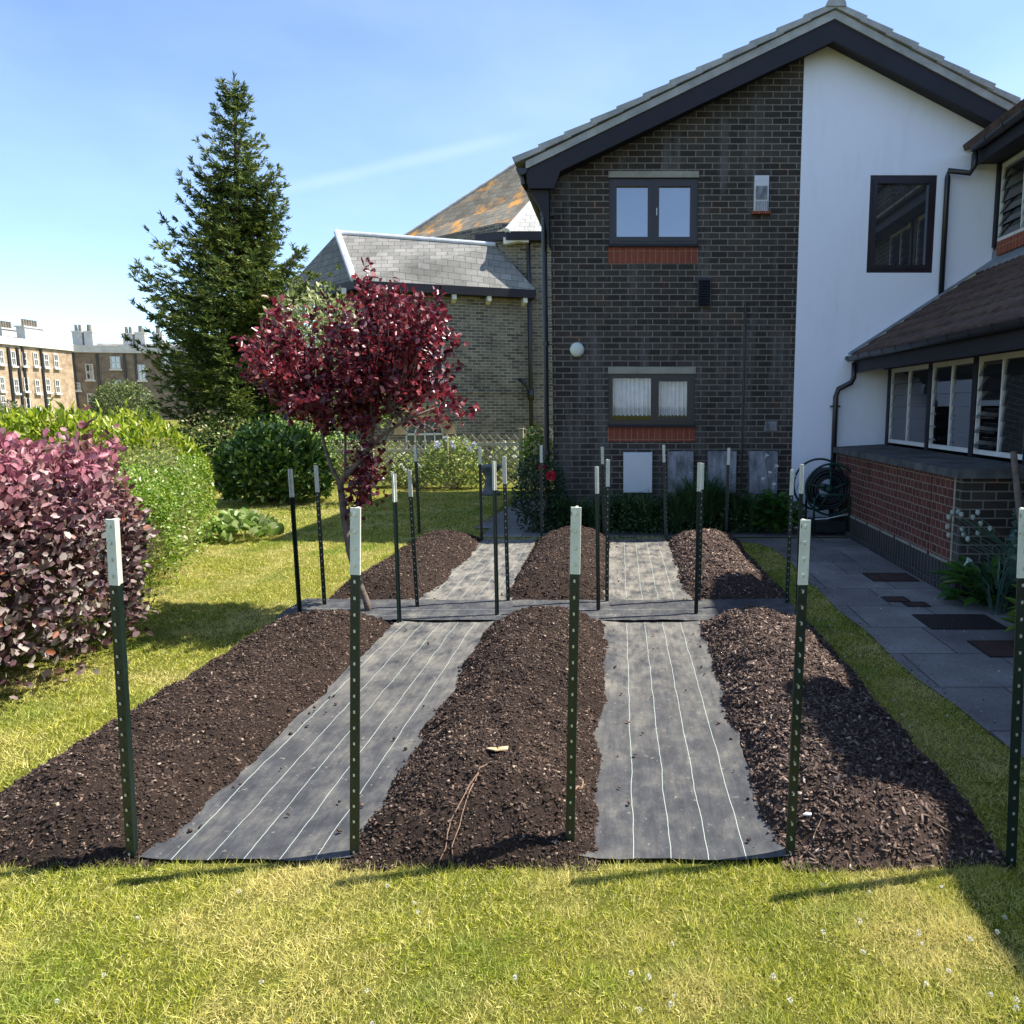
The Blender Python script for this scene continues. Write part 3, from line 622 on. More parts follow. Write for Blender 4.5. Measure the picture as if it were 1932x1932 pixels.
# projecting planter-height bay with dark coping
BX = 2.89; by0, by1 = 6.32, 9.985
mb = MB(); mb.box(BX, WX + .015, by0 + .001, by1, .26, 1.03); bay = mb.build('bay_wall', M['brick_dark'], wg)
mb = MB(); ns = 8; yy0 = by0 + .14
for i in range(ns):
    a = yy0 + (by1 - .02 - yy0) * i / ns; b = yy0 + (by1 - .02 - yy0) * (i + 1) / ns
    mb.box(BX - .014 - (.008 if i % 2 else 0), BX + .01, a + .012, b - .012, .262, 1.028)
o = mb.build('header_panel', M['brick_red']); o.parent = bay
pm_ = mottled('pale_mortar', (.34, .28, .22), (.42, .36, .28), 20, .9, .2, 60)
for i in range(ns + 1):
    mb = MB(); a = yy0 + (by1 - .02 - yy0) * i / ns; mb.box(BX - .007, BX + .01, a - .013, a + .013, .262, 1.028); o = mb.build('mortar_joint', pm_); o.parent = bay
mb = MB(); mb.box(BX - .02, WX + .01, by0 - .01, by1, 0.07, .26); mb.box(BX - .05, WX + .01, by0 - .03, by1, 0, .07); mb.build('plinth', M['brick_plinth'], wg)
mb = MB()
for i in range(ns): a = yy0 + (by1 - .02 - yy0) * i / ns; b = a + (by1 - yy0) / ns; mb.box(BX - .026, BX - .005, a + .02, b - .04, .2605, .285)
mb.build('mortar_fillet', M['stone'], wg)
mb = MB(); mb.prism([(BX - .09, by0 - .09, 1.032), (BX - .09, by0 - .09, 1.10), (WX + .01, by0 - .09, 1.135), (WX + .01, by0 - .09, 1.032)], (0, by1 - by0 + .08, 0)); mb.build('coping', M['coping'], wg)
# pent roof of interlocking tiles
E0 = Vector((3.02, 0, 2.27)); E1 = Vector((UX + .02, 0, 3.42)); nc = 8; V = []; F = []
ysn = np.arange(4.3 - 7.3, 9.93, .03)
dd = (E1 - E0); up = Vector((-dd.z, 0, dd.x)).normalized()
for j in range(nc):
    for e, lift in ((0, .045), (0, .0) if False else (1, .012)):
        pass
for j in range(nc):
    a = E0 + dd * (j / nc) - dd * .012; b = E0 + dd * ((j + 1) / nc) + dd * .01
    rows = [(a, .0), (a, .040), (b, .016)]
    base = len(V)
    for p, l in rows:
        for y in ysn:
            wob = .012 * (1 if (int(round(y / .03)) % 5 in (0, 1)) else 0) + .004 * math.sin(y * 3 + j)
            q = p + up * (l + (wob if l > 0 else -.005)); V.append((q.x, y, q.z))
    m_ = len(ysn)
    for r_ in range(2):
        for k in range(m_ - 1): F.append((base + r_ * m_ + k, base + (r_ + 1) * m_ + k, base + (r_ + 1) * m_ + k + 1, base + r_ * m_ + k + 1))
raw('lean_to_roof', V, F, M['tile_brown'], wg)
mb = MB()                                                            # lead along the abutments
q0, q1 = E0 - dd * .03, E0 + dd * 1.0
mb.prism([(q0.x, GY - .14, q0.z + .055), (q1.x, GY - .14, q1.z + .055), (q1.x, GY - .14, q1.z + .085), (q0.x, GY - .14, q0.z + .085)], (0, .12, 0))
mb.box(UX - .012, UX + .01, NY, GY - .02, 3.44, 3.58); mb.prism([(UX - .22, NY, 3.345), (UX, NY, 3.50), (UX, NY, 3.44), (UX - .22, NY, 3.30)], (0, GY - NY - .15, 0))
mb.build('lead_flashing', M['lead'], wg)
# fascias, gutters
def gutter(x, z, ya, yb, par, r=.06):
    mb = MB(); gp = [(-r * math.cos(a), -r * math.sin(a)) for a in [i * math.pi / 8 for i in range(9)]]
    mb.prism([(x + a, ya, z + b) for a, b in gp], (0, yb - ya, 0)); y = ya + .2
    gp2 = [(-(r + .008) * math.cos(a), -(r + .008) * math.sin(a)) for a in [i * math.pi / 8 for i in range(9)]]
    while y < yb: mb.prism([(x + a, y, z + b + .006) for a, b in gp2], (0, .035, 0)); y += .42
    return mb.build('gutter', M['black_plastic'], par)
gutter(2.96, 2.26, NY, 9.92, wg)
mb = MB(); mb.box(3.03, 3.055, NY, 9.96, 2.06, 2.27); mb.box(3.055, WX + .05, NY, 9.96, 2.12, 2.15); mb.build('fascia', M['fascia'], wg)
def dpipe(pts, par, r=.034):
    mb = MB(); mb.tube(pts, r, 10); return mb.build('downpipe', M['black_plastic'], par, smooth=True)
dpipe([at(1612, 684, 9.85), at(1611, 712, 9.85), at(1606, 722, 9.88), at(1582, 734, GY - .07), at(1577, 748, GY - .07), (at(1577, 748, GY - .07).x, GY - .07, .05)], wg)
mb = MB(); xx = at(1577, 748, GY - .07).x; mb.box(xx - .06, xx + .06, GY - .09, GY - .02, 1.62, 1.64); mb.build('pipe_clip', M['black_plastic'], wg)
# upper storey
ux0 = 4.40
mb = MB()
uw = [(9.93, 8.75), (8.68, 7.45), (7.3, 6.2), (5.4, 4.3), (4.25, 3.1)]
uz0, uz1 = 3.68, 4.62
holed([(NY, 3.4), (10, 3.4), (10, 4.75), (NY, 4.75)], [(b, a, uz0, uz1) for a, b in uw], lambda a, z: (UX, a, z), (.08, 0, 0), mb)
mb.build('upper_wall', M['brick_dark'], wg)
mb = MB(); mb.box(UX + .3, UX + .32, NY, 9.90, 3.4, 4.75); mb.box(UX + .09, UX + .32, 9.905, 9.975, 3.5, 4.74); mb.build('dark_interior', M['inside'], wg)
for i, (a, b) in enumerate(uw[:3]):
    louvre_window(b + .04, a - .04, UX - .0, uz0, uz1, (lambda s, k: R(12 + 8 * (k < 3))), wg)
    mb = MB(); mb.box(UX - .03, UX + .05, a - .035, a + .035, uz0 - .05, 4.76); mb.build('window_post', M['fascia'], wg)
mb = MB(); mb.box(UX - .045, UX + .02, NY, 9.80, 3.50, 3.665); mb.build('soldier_sill', M['soldier'], wg)
mb = MB(); mb.box(ux0, ux0 + .025, NY, 9.96, 4.58, 4.76); mb.box(ux0 + .025, UX + .02, NY, 9.96, 4.64, 4.665); mb.box(UX - .03, UX - .002, NY, 9.9, 4.63, 4.76); mb.build('fascia', M['fascia'], wg)
gutter(ux0 - .06, 4.77, NY, 9.75, wg)
xg = ux0 - .06
dpipe([(xg, 9.72, 4.73), (xg, 9.72, 4.55), (xg - .02, 9.78, 4.48), at(1790, 322, GY - .07), at(1788, 335, GY - .07), (at(1788, 335, GY - .07).x, GY - .07, at(1776, 560, GY - .07).z)], wg)
mb = slope_tiles((ux0 - .05, 0, 4.80), (7.6, 0, 6.15), 11, '', None, NY, 9.97); mb.build('upper_roof', M['tile_brown'], wg)
# taller cross roofs (dormers) that rise through the eave
for ya, yb in ((5.85, 7.1), (3.42, 4.47)):
    mb = MB(); mb.box(ux0 + .08, 7.0, ya + .06, yb - .06, 4.6, 5.30); d_ = mb.build('dormer', M['brick_dark'], wg)
    mb = MB(); mb.box(ux0 - .02, 7.1, ya, yb, 5.30, 5.46); o = mb.build('dormer_roof', M['fascia']); o.parent = d_
    mb = MB(); gpx = [(-.06 * math.cos(a), -.06 * math.sin(a)) for a in [i * math.pi / 8 for i in range(9)]]; mb.prism([(ux0 - .09 + a, ya, 5.46 + b) for a, b in gpx], (0, yb - ya, 0)); o = mb.build('dormer_gutter', M['black_plastic']); o.parent = d_

# ------------------------------------------------------------------ old slate-roofed building behind
oh = empty('old_brick_house', (-4.5, 21, 0), 'old yellow brick house with slate hipped roofs and an arched window', 'house')
DA = (math.cos(R(20)), math.sin(R(20))); PA = at(1003, 600, 21.0)
def ha(u, v): return hit(u, v, PA, DA)
def AW(u, v): p = ha(u, v); return p
sA = lambda p: (p.x - PA.x) * DA[0] + (p.y - PA.y) * DA[1]
def fA(s, z): return (PA.x + DA[0] * s, PA.y + DA[1] * s, z)
s0 = sA(ha(690, 600)); zE = ha(850, 552).z
aw = [ha(766, 850), ha(840, 850)]; asx = [sA(p) for p in aw]; az1 = ha(803, 783).z; az0 = ha(803, 880).z
uwin = [sA(ha(800, 660)), sA(ha(838, 660))]; uz = [ha(820, 716).z, ha(820, 626).z]
outer = [(s0, 0), (0, 0), (0, zE), (s0, zE)]
acx = sum(asx) / 2; ar = (asx[1] - asx[0]) / 2; zs = az1 - ar
# wall with an arched opening
o3 = [Vector((a, b, 0)) for a, b in outer]
arch = [Vector((acx - ar, az0, 0))] + [Vector((acx + ar * math.cos(R(180 - k * 15)), zs + ar * math.sin(R(180 - k * 15)), 0)) for k in range(13)] + [Vector((acx + ar, az0, 0))]
h2 = [Vector((uwin[0], uz[0], 0)), Vector((uwin[0], uz[1], 0)), Vector((uwin[1], uz[1], 0)), Vector((uwin[1], uz[0], 0))]
tri = tessellate_polygon([o3, arch, h2]); ap = o3 + arch + h2
mb = MB(); fs = []
for a, b, c_ in tri: fs.append((a, b, c_) if (ap[b] - ap[a]).cross(ap[c_] - ap[a]).z > 0 else (a, c_, b))
mb.add([fA(p.x, p.y) for p in ap], fs)
bk = Vector((-DA[1], DA[0], 0)) * .16
for lp in (arch, h2):
    q = [Vector(fA(p.x, p.y)) for p in lp]
    for i in range(len(q)): mb.quad(q[i], q[(i + 1) % len(q)], q[(i + 1) % len(q)] + bk, q[i] + bk)
L0 = Vector(fA(s0, 0)) + Vector((-1.9, 1.6, 0))
mb.quad(L0, fA(s0, 0), fA(s0, zE), L0 + Vector((0, 0, zE)))
# wall of the taller block
Pc = at(945, 600, 21.0); xB0 = Pc.x
mb.quad((xB0, 21.003, 0), (2.0, 21.003, 0), (2.0, 21.003, 6.5), (xB0, 21.003, 6.5))
mb.quad((xB0 - 2.6, 23.1, 0), (xB0, 21.0, 0), (xB0, 21.0, 6.5), (xB0 - 2.6, 23.1, 6.5))
ow = mb.build('wall', M['brick_old'], oh)
mb = MB()                                                            # brick arch ring
for k in range(12):
    a0, a1 = R(k * 15), R((k + 1) * 15); r0, r1 = ar, ar + .30
    q = [fA(acx + r0 * math.cos(a0), zs + r0 * math.sin(a0)), fA(acx + r1 * math.cos(a0), zs + r1 * math.sin(a0)), fA(acx + r1 * math.cos(a1), zs + r1 * math.sin(a1)), fA(acx + r0 * math.cos(a1), zs + r0 * math.sin(a1))]
    mb.prism([Vector(p) - bk * .15 for p in q], bk * .2)
mb.build('arch_ring', mottled('buff_gauged_brick', (.26, .20, .115), (.36, .28, .17), 9, .9, .4, 40), oh)
# arched window: frame, bars, pane
def barA(s0_, z0_, s1_, z1_, w_, mbx, back=.07):
    a = Vector((s0_, z0_)); b = Vector((s1_, z1_)); d = (b - a).normalized(); n_ = Vector((-d.y, d.x)) * w_ / 2
    q = [a + n_, a - n_, b - n_, b + n_]; mbx.prism([Vector(fA(p.x, p.y)) + bk * .5 for p in q], bk * .25)
mb = MB(); kk = 16
for k in range(kk):
    a0, a1 = math.pi * k / kk, math.pi * (k + 1) / kk
    barA(acx + (ar - .03) * math.cos(a0), zs + (ar - .03) * math.sin(a0), acx + (ar - .03) * math.cos(a1), zs + (ar - .03) * math.sin(a1), .06, mb)
    barA(acx + ar * .5 * math.cos(a0), zs + ar * .5 * math.sin(a0), acx + ar * .5 * math.cos(a1), zs + ar * .5 * math.sin(a1), .03, mb)
barA(acx - ar, zs, acx + ar, zs, .05, mb)
barA(acx, az0, acx, az1, .035, mb); barA(acx - ar + .025, az0, acx - ar + .025, zs, .05, mb); barA(acx + ar - .025, az0, acx + ar - .025, zs, .05, mb)
for s_ in (-.5, .5): barA(acx + s_ * ar, az0, acx + s_ * ar, zs, .03, mb)
for a0 in (45, 135): barA(acx + ar * .5 * math.cos(R(a0)), zs + ar * .5 * math.sin(R(a0)), acx + ar * math.cos(R(a0)), zs + ar * math.sin(R(a0)), .03, mb)
barA(acx - ar - .05, az0 - .03, acx + ar + .05, az0 - .03, .07, mb)
aw_ = mb.build('arched_window', M['paint'], oh)
mb = MB(); mb.poly([Vector(fA(p.x, p.y)) + bk * .8 for p in arch]); o = mb.build('pane', glass('old_glass', (.09, .10, .11), .12)); o.parent = aw_
mb = MB()
for a_, b_ in ((uwin[0], uwin[0] + .07), (uwin[1] - .07, uwin[1])): mb.prism([Vector(fA(a_, uz[0])) + bk * .3, Vector(fA(b_, uz[0])) + bk * .3, Vector(fA(b_, uz[1])) + bk * .3, Vector(fA(a_, uz[1])) + bk * .3], bk * .3)
for z_ in (uz[0], (uz[0] + uz[1]) / 2, uz[1] - .07): mb.prism([Vector(fA(uwin[0], z_)) + bk * .32, Vector(fA(uwin[1], z_)) + bk * .32, Vector(fA(uwin[1], z_ + .06)) + bk * .32, Vector(fA(uwin[0], z_ + .06)) + bk * .32], bk * .3)
mb.prism([Vector(fA(uwin[0] - .08, uz[0] - .09)) - bk * .4, Vector(fA(uwin[1] + .08, uz[0] - .09)) - bk * .4, Vector(fA(uwin[1] + .08, uz[0] - .01)) - bk * .4, Vector(fA(uwin[0] - .08, uz[0] - .01)) - bk * .4], bk * .8)
sw = mb.build('sash_window', M['paint'], oh)
mb = MB(); mb.poly([Vector(fA(p.x, p.y)) + bk * .8 for p in h2]); o = mb.build('pane', M['glass']); o.parent = sw
# roofs
fr_ = Vector((DA[1], -DA[0], 0))
E0_ = Vector(fA(s0 - .25, zE + .12)) + fr_ * .35; E1_ = Vector(fA(.05, zE + .12)) + fr_ * .35
R0_ = at(636, 440, 20.9); R1_ = at(935, 463, 21.0)
L1_ = at(520, 530, 22.4); L1_.z = E0_.z; E0_z = E0_
mb = MB(); mb.add([E0_, E1_, R1_, R0_], [(0, 1, 2, 3)]); mb.build('slate_roof', M['slate'], oh)
mb = MB(); mb.add([L1_, E0_, R0_], [(0, 1, 2)]); mb.build('slate_roof', M['slate'], oh)
mb = MB(); mb.tube([E0_ + Vector((0, 0, .03)), R0_ + Vector((0, 0, .03))], .085, 8); mb.tube([R0_ + Vector((0, 0, .02)), R1_ + Vector((0, 0, .02))], .06, 8)
up_ = Vector((0, 0, .01)) + fr_ * .01
mb.build('ridge_lead', M['lead_pale'], oh)
mb = MB(); mb.prism([E0_ + Vector((0, 0, .012)), E1_ + Vector((0, 0, .012)), E1_ + Vector((0, 0, -.20)), E0_ + Vector((0, 0, -.20))], -fr_ * .35)
mb.prism([L1_ + Vector((0, 0, .012)), E0_ + Vector((0, 0, .012)), E0_ + Vector((0, 0, -.20)), L1_ + Vector((0, 0, -.20))], (.25, .25, 0)); mb.build('eaves_board', M['fascia'], oh)
mb = MB()
for u_ in (650, 790, 855, 920, 987):
    mb = MB()
    p = ha(u_, 566); q = Vector((p.x, p.y, zE - .10))
    mb.prism([q + Vector((DA[0] * .05, DA[1] * .05, .04)), q + fr_ * .30 + Vector((DA[0] * .05, DA[1] * .05, .04)), q + fr_ * .30 + Vector((DA[0] * .05, DA[1] * .05, -.10)), q + fr_ * .16 + Vector((DA[0] * .05, DA[1] * .05, -.12)), q + Vector((DA[0] * .05, DA[1] * .05, -.16))], Vector((-DA[0], -DA[1], 0)) * .11)
    mb.build('eaves_bracket', M['paint'], oh)
C_ = at(957, 436, 20.65); Lf = at(752, 452, 24.3); Tp = at(1003, 289, 24.0); C2 = at(1075, 436, 20.65)
mb = MB(); mb.add([Lf, C_, at(1022, 362, 22.2), Tp], [(0, 1, 2, 3)]); mb.build('slate_roof', M['slate_lichen'], oh)
mb = MB(); mb.add([C_, C2, Tp + Vector((1.4, 0, 0)), at(1022, 362, 22.2)], [(0, 1, 2, 3)]); mb.build('slate_roof', M['slate_pale'], oh)
mb = MB(); mb.tube([Lf, Tp], .05, 6); mb.tube([C_, at(1022, 362, 22.2)], .09, 8); mb.build('ridge_lead', M['lead_pale'], oh)
mb = MB(); dz_ = Vector((0, 0, -.02)); mb.prism([C_ + dz_, C2 + dz_, C2 + Vector((0, 0, -.22)), C_ + Vector((0, 0, -.22))], (0, .33, 0))
mb.prism([Lf + dz_, C_ + dz_, C_ + Vector((0, 0, -.22)), Lf + Vector((0, 0, -.22))], (.15, .3, 0)); mb.build('eaves_board', M['fascia'], oh)
mb = MB(); p = at(975, 452, 20.75); mb.prism([(p.x - .35, 20.7, p.z + .05), (p.x + .32, 20.7, p.z + .05), (p.x + .32, 20.7, p.z - .08), (p.x + .05, 20.7, p.z - .05), (p.x - .35, 20.7, p.z - .12)], (0, .25, 0)); mb.build('eaves_bracket', M['paint'], oh)
xp = at(999, 600, 20.8).x; mb = MB(); mb.tube([(xp, 20.8, 6.3), (xp, 20.8, 0)], .055, 8)
mb.tube([at(979, 715, 20.75), at(990, 724, 20.75), (xp, 20.78, at(998, 740, 20.8).z)], .05, 8); mb.tube([(xp, 20.8, at(998, 755, 20.8).z), (xp, 20.8, at(998, 735, 20.8).z)], .09, 8); mb.build('downpipe', M['black_plastic'], oh, smooth=True)
mb = MB(); za = ha(900, 742).z; mb.prism([Vector(fA(s0, za)) , Vector(fA(0, za)), Vector(fA(0, za + .05)), Vector(fA(s0, za + .05))], fr_ * .04); mb.build('string_course', M['brick_old'], oh)

# ------------------------------------------------------------------ far terrace
def terrace(name, label, p0, p1, ztop, zpar, matl, wins, chims, pipes, cat='building'):
    base = empty(name, (p0.x, p0.y, 0), label, cat)
    d = Vector((p1.x - p0.x, p1.y - p0.y, 0)); Ln = d.length; d.normalize(); nrm_ = Vector((d.y, -d.x, 0))
    mb = MB(); q = [p0, p1]
    A = Vector((p0.x, p0.y, 0)); B = Vector((p1.x, p1.y, 0)); bkv = -nrm_ * 9
    mb.prism([A, B, B + Vector((0, 0, zpar)), A + Vector((0, 0, zpar))], bkv); w = mb.build('wall', matl, base)
    mb = MB(); mb.prism([A + Vector((0, 0, zpar + .02)) + nrm_ * .25, B + Vector((0, 0, zpar + .02)) + nrm_ * .25, B + Vector((0, 0, ztop)) + nrm_ * .25, A + Vector((0, 0, ztop)) + nrm_ * .25], -nrm_ * 1.2); mb.build('parapet', M['paint_far'], base)
    mb = MB(); mb.prism([A + Vector((0, 0, zpar)) + nrm_ * .02 , A - nrm_ * 9 + Vector((0, 0, zpar)), A - nrm_ * 4.5 + Vector((0, 0, ztop + .6))], B - A); mb.build('roof', M['slate'], base)
    pd = (d.x, d.y)
    for (u, v, w_, h_) in wins:
        a = hit(u - w_ / 2, v + h_ / 2, p0, pd); b = hit(u + w_ / 2, v - h_ / 2, p0, pd)
        fw = .11 if w_ > 5 else .2; aa = Vector((a.x, a.y, 0)); bb = Vector((b.x, b.y, 0)); z0, z1 = a.z, b.z; dd_ = (bb - aa).normalized()
        m1 = MB(); off = nrm_ * .06
        def st(c0, c1, za, zb_, t=.10): m1.prism([c0 + Vector((0, 0, za)) + nrm_ * .02, c1 + Vector((0, 0, za)) + nrm_ * .02, c1 + Vector((0, 0, zb_)) + nrm_ * .02, c0 + Vector((0, 0, zb_)) + nrm_ * .02], nrm_ * t)
        st(aa, bb, z0, z0 + fw); st(aa, bb, z1 - fw, z1); st(aa, aa + dd_ * fw, z0 + fw, z1 - fw, .099); st(bb - dd_ * fw, bb, z0 + fw, z1 - fw, .099)
        zm = (z0 + z1) / 2; st(aa + dd_ * fw, bb - dd_ * fw, zm - .06, zm + .06, .098)
        mid = (aa + bb) / 2; st(mid - dd_ * .03, mid + dd_ * .03, z0 + fw, z1 - fw, .097)
        st(aa - dd_ * .12, bb + dd_ * .12, z0 - .22, z0 - .01, .25)
        wn_ = m1.build('window', M['paint_far'], base)
        m2 = MB(); m2.add([aa + Vector((0, 0, z0)) + nrm_ * .04, bb + Vector((0, 0, z0)) + nrm_ * .04, bb + Vector((0, 0, z1)) + nrm_ * .04, aa + Vector((0, 0, z1)) + nrm_ * .04], [(0, 1, 2, 3)])
        o = m2.build('pane', M['glass']); o.parent = wn_
    for (u, vt, vb) in pipes:
        mb = MB(); a = hit(u, vt, p0, pd) + nrm_ * .12; b = hit(u, vb, p0, pd); mb.tube([a, (a.x, a.y, b.z)], .13, 6); mb.build('drainpipe', M['black_plastic'], base)
    for (u, w_, vt, vb, npots, dep) in chims:
        a = hit(u - w_ / 2, vb, p0 + (-nrm_ * dep), pd); b = hit(u + w_ / 2, vt, p0 + (-nrm_ * dep), pd)
        m1 = MB(); cxm = (a + b) / 2; hw = abs((b - a).dot(d)) / 2; zt_ = b.z
        cA = Vector((cxm.x, cxm.y, 0))
        def blk(hw_, dp_, za, zb_): m1.prism([cA - d * hw_ + nrm_ * dp_ + Vector((0, 0, za)), cA + d * hw_ + nrm_ * dp_ + Vector((0, 0, za)), cA + d * hw_ + nrm_ * dp_ + Vector((0, 0, zb_)), cA - d * hw_ + nrm_ * dp_ + Vector((0, 0, zb_))], -nrm_ * dp_ * 2)
        blk(hw, .5, ztop - 1.2, zt_); blk(hw * 1.12, .6, zt_, zt_ + .18)
        ck = m1.build('chimney', M['paint_far'], base)
        m2 = MB()
        for k in range(npots):
            c0 = cA + d * (hw * (2 * (k + .5) / npots - 1)) * .8; rr = min(.28, hw / npots * .7); m2.tube([c0 + Vector((0, 0, zt_ + .18)), c0 + Vector((0, 0, zt_ + 1.0))], [rr, rr * .8], 8)
        o = m2.build('chimney_pots', mottled('clay_pot', (.12, .11, .09), (.22, .19, .15), 2, .9, 0)); o.parent = ck
    return base
def fz(y, v): return at(300, v, y).z
TA0 = at(-90, 640, 78.0); TA1 = at(136, 650, 95.0); TB0 = TA1.copy(); TB1 = at(420, 660, 99.0)
k8 = .1957
zr = [(5, 650), (122, 665), (228, 670), (338, 675), (440, 685), (535, 690), (14, 910), (150, 930), (246, 915), (355, 935), (456, 925), (548, 935), (25, 1090), (265, 1110), (468, 1110), (365, 1180)]
winsA = [(x * k8, 546 + y * k8, 6.0, 25 if x > 200 else 27) for x, y in zr]
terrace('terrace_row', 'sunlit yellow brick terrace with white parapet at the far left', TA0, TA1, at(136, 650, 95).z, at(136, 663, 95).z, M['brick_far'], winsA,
        [(58, 32, 622, 655, 6, 3), (12, 26, 624, 655, 5, 6)], [(13, 655, 780), (30, 656, 780), (40, 654, 780), (75, 658, 780)])
wb_ = [(612, 690, 50, 110), (868, 795, 62, 150), (1115, 705, 88, 120), (1368, 800, 62, 150), (1605, 715, 85, 120), (755, 935, 42, 75), (1130, 915, 82, 80), (885, 1080, 62, 155), (1382, 1080, 60, 150), (628, 930, 50, 150), (1680, 905, 60, 80)]
winsB = [(x * k8, 546 + y * k8, w * k8, h * k8) for x, y, w, h in wb_]
terrace('terrace_row', 'shaded brown brick terrace with white parapet beyond the hedges', TB0, TB1, at(136, 651, 95).z, at(136, 665, 95).z, M['brick_far_shaded'], winsB,
        [(149, 16, 628, 650, 2, 3), (170, 14, 628, 650, 1, 3), (244, 16, 632, 655, 2, 3), (267, 16, 630, 655, 1, 3), (300, 16, 632, 655, 1, 5)], [(137, 664, 780), (183, 668, 780), (234, 668, 780), (255, 668, 780), (329, 668, 780)])

# ------------------------------------------------------------------ trellis fence
tf = empty('trellis_fence', (-3, 15.2, 0), 'timber lattice fence with pale rails behind the flower border', 'fence')
FY = 15.2
def lat(u0, u1, vtop, par, y):
    a = at(u0, vtop, y); b = at(u1, vtop, y); zt_ = a.z; mb = MB(); x = a.x - 1.2; st = .17
    while x < b.x + .1:
        for s_ in (1, -1):
            xa, xb = (x, x + (zt_ + .15)) if s_ == 1 else (x + (zt_ + .15), x)
            # clip to the panel in x
            def cl(xa, za, xb, zb_):
                pts = []
                t0, t1 = 0.0, 1.0; dx = xb - xa
                if abs(dx) < 1e-6: return None
                for lim, sg in ((a.x, 1), (b.x, -1)):
                    tt = (lim - xa) / dx
                    if sg * dx > 0: t0 = max(t0, tt) 
                    else: t1 = min(t1, tt)
                if t0 >= t1: return None
                return xa + dx * t0, za + (zb_ - za) * t0, xa + dx * t1, za + (zb_ - za) * t1
            c = cl(xa, .05, xb, zt_ + .17)
            if c:
                dy = 0.0 if s_ == 1 else .02; mb.prism([(c[0] - .022, y + dy, c[1]), (c[0] + .022, y + dy, c[1]), (c[2] + .022, y + dy, c[3]), (c[2], y + dy, c[3] + .03), (c[2] - .022, y + dy, c[3])], (0, .016, 0))
        x += st
    mb.build('lattice_panel', M['timber'], par)
    mb = MB(); mb.box(a.x, b.x, y - .03, y - .001, zt_ - .03, zt_ + .03); mb.build('top_rail', M['timber_top'], par)
lat(560, 838, 850, tf, FY); lat(843, 978, 838, tf, FY); lat(988, 1060, 823, tf, FY - .02)
for u_, vt in ((841, 827), (983, 811), (700, 842), (560, 842)):
    p = at(u_, vt, FY - .08); mb = MB(); mb.box(p.x - .045, p.x + .045, FY - .13, FY - .035, 0, p.z); mb.box(p.x - .055, p.x + .055, FY - .14, FY - .025, p.z, p.z + .03); mb.build('fence_post', M['timber'], tf)

# ------------------------------------------------------------------ planting beds, membranes
BEDS = [  # x0, x1, y0, y1, height, material keys, label
 (-2.58, -1.66, 2.46, 5.52, .20, 'soil', 'chip', 'dark soil mound, front left of the six planting beds'),
 (-.98, -.08, 2.46, 5.52, .24, 'soil', 'chip', 'dark soil mound, front centre, between the two membrane paths'),
 (.56, 1.42, 2.46, 5.52, .24, 'soil_r', 'chip_r', 'reddish bark mulch mound, front right beside the lawn strip'),
 (-2.48, -1.62, 6.12, 9.15, .20, 'soil', 'chip', 'soil mound at back left, behind the leaning red tree'),
 (-1.00, -.10, 6.12, 9.15, .24, 'soil', 'chip', 'soil mound at back centre, nearest the house wall'),
 (.55, 1.42, 6.12, 9.15, .22, 'soil_r', 'chip_r', 'bark mulch mound at back right, partly in shadow'),
]
def toe(y, s, side):
    return .035 * noise.noise(Vector((y * 2.1, s * 7.3, side * 3.1))) + .02 * noise.noise(Vector((y * 7.0, s * 3.3, side * 9.1)))
def bedz(b, i, x, y):
    x0, x1, y0, y1, h = b[:5]
    a0 = x0 + toe(y, i, 0); a1 = x1 + toe(y, i, 1); s = (x - a0) / (a1 - a0)
    yy0 = y0 - .05 * noise.noise(Vector((x * 3, i, 2.2))) ; yy1 = y1 + .05 * noise.noise(Vector((x * 3, i, 8.2)))
    if s <= 0 or s >= 1 or y <= yy0 or y >= yy1: return -.02
    e = min(1, (y - yy0) / .42) ; e2 = min(1, (yy1 - y) / .42)
    c = (1 - abs(2 * s - 1) ** 2.2) * (1 - (1 - e) ** 2.2) * (1 - (1 - e2) ** 2.2)
    z = .9 * h * c * (1 + .18 * noise.noise(Vector((x * 1.3, y * 1.3, i * 5.0)))) 
    z += (.03 * noise.noise(Vector((x * 4, y * 4, i))) + .024 * noise.noise(Vector((x * 10, y * 10, i))) + .014 * noise.noise(Vector((x * 26, y * 26, i)))) * min(1, c * 5) + .006
    return z
def shards(P, Dn, size, mat_, parent, name, flat=.5, elong=(1.0, 2.6)):
    n = len(P); T = np.array([(-1, -1, -1), (1, -1, -1), (1, 1, -1), (-1, 1, -1), (-1, -1, 1), (1, -1, 1), (1, 1, 1), (-1, 1, 1)], float) * .5
    F = np.array([(0, 3, 2, 1), (4, 5, 6, 7), (0, 1, 5, 4), (1, 2, 6, 5), (2, 3, 7, 6), (3, 0, 4, 7)])
    T = T[None] * (1 + rng.uniform(-.35, .35, (n, 8, 3)))
    el = rng.uniform(*elong, n); sc = np.stack([size * el, size, size * rng.uniform(.3, 1, n) * flat], 1)
    T = T * sc[:, None]
    a = rng.uniform(0, 2 * np.pi, n); b = rng.normal(0, .45, n); c = rng.normal(0, .5, n)
    ca, sa, cb, sb, cc, sc_ = np.cos(a), np.sin(a), np.cos(b), np.sin(b), np.cos(c), np.sin(c)
    x, y, z = T[..., 0], T[..., 1], T[..., 2]
    y, z = y * cc[:, None] - z * sc_[:, None], y * sc_[:, None] + z * cc[:, None]
    x, z = x * cb[:, None] + z * sb[:, None], -x * sb[:, None] + z * cb[:, None]
    x, y = x * ca[:, None] - y * sa[:, None], x * sa[:, None] + y * ca[:, None]
    V = np.stack([x, y, z], 2) + P[:, None]
    FF = (F[None] + (np.arange(n) * 8)[:, None, None]).reshape(-1, 4)
    o = raw(name, V, FF, mat_, parent); return o
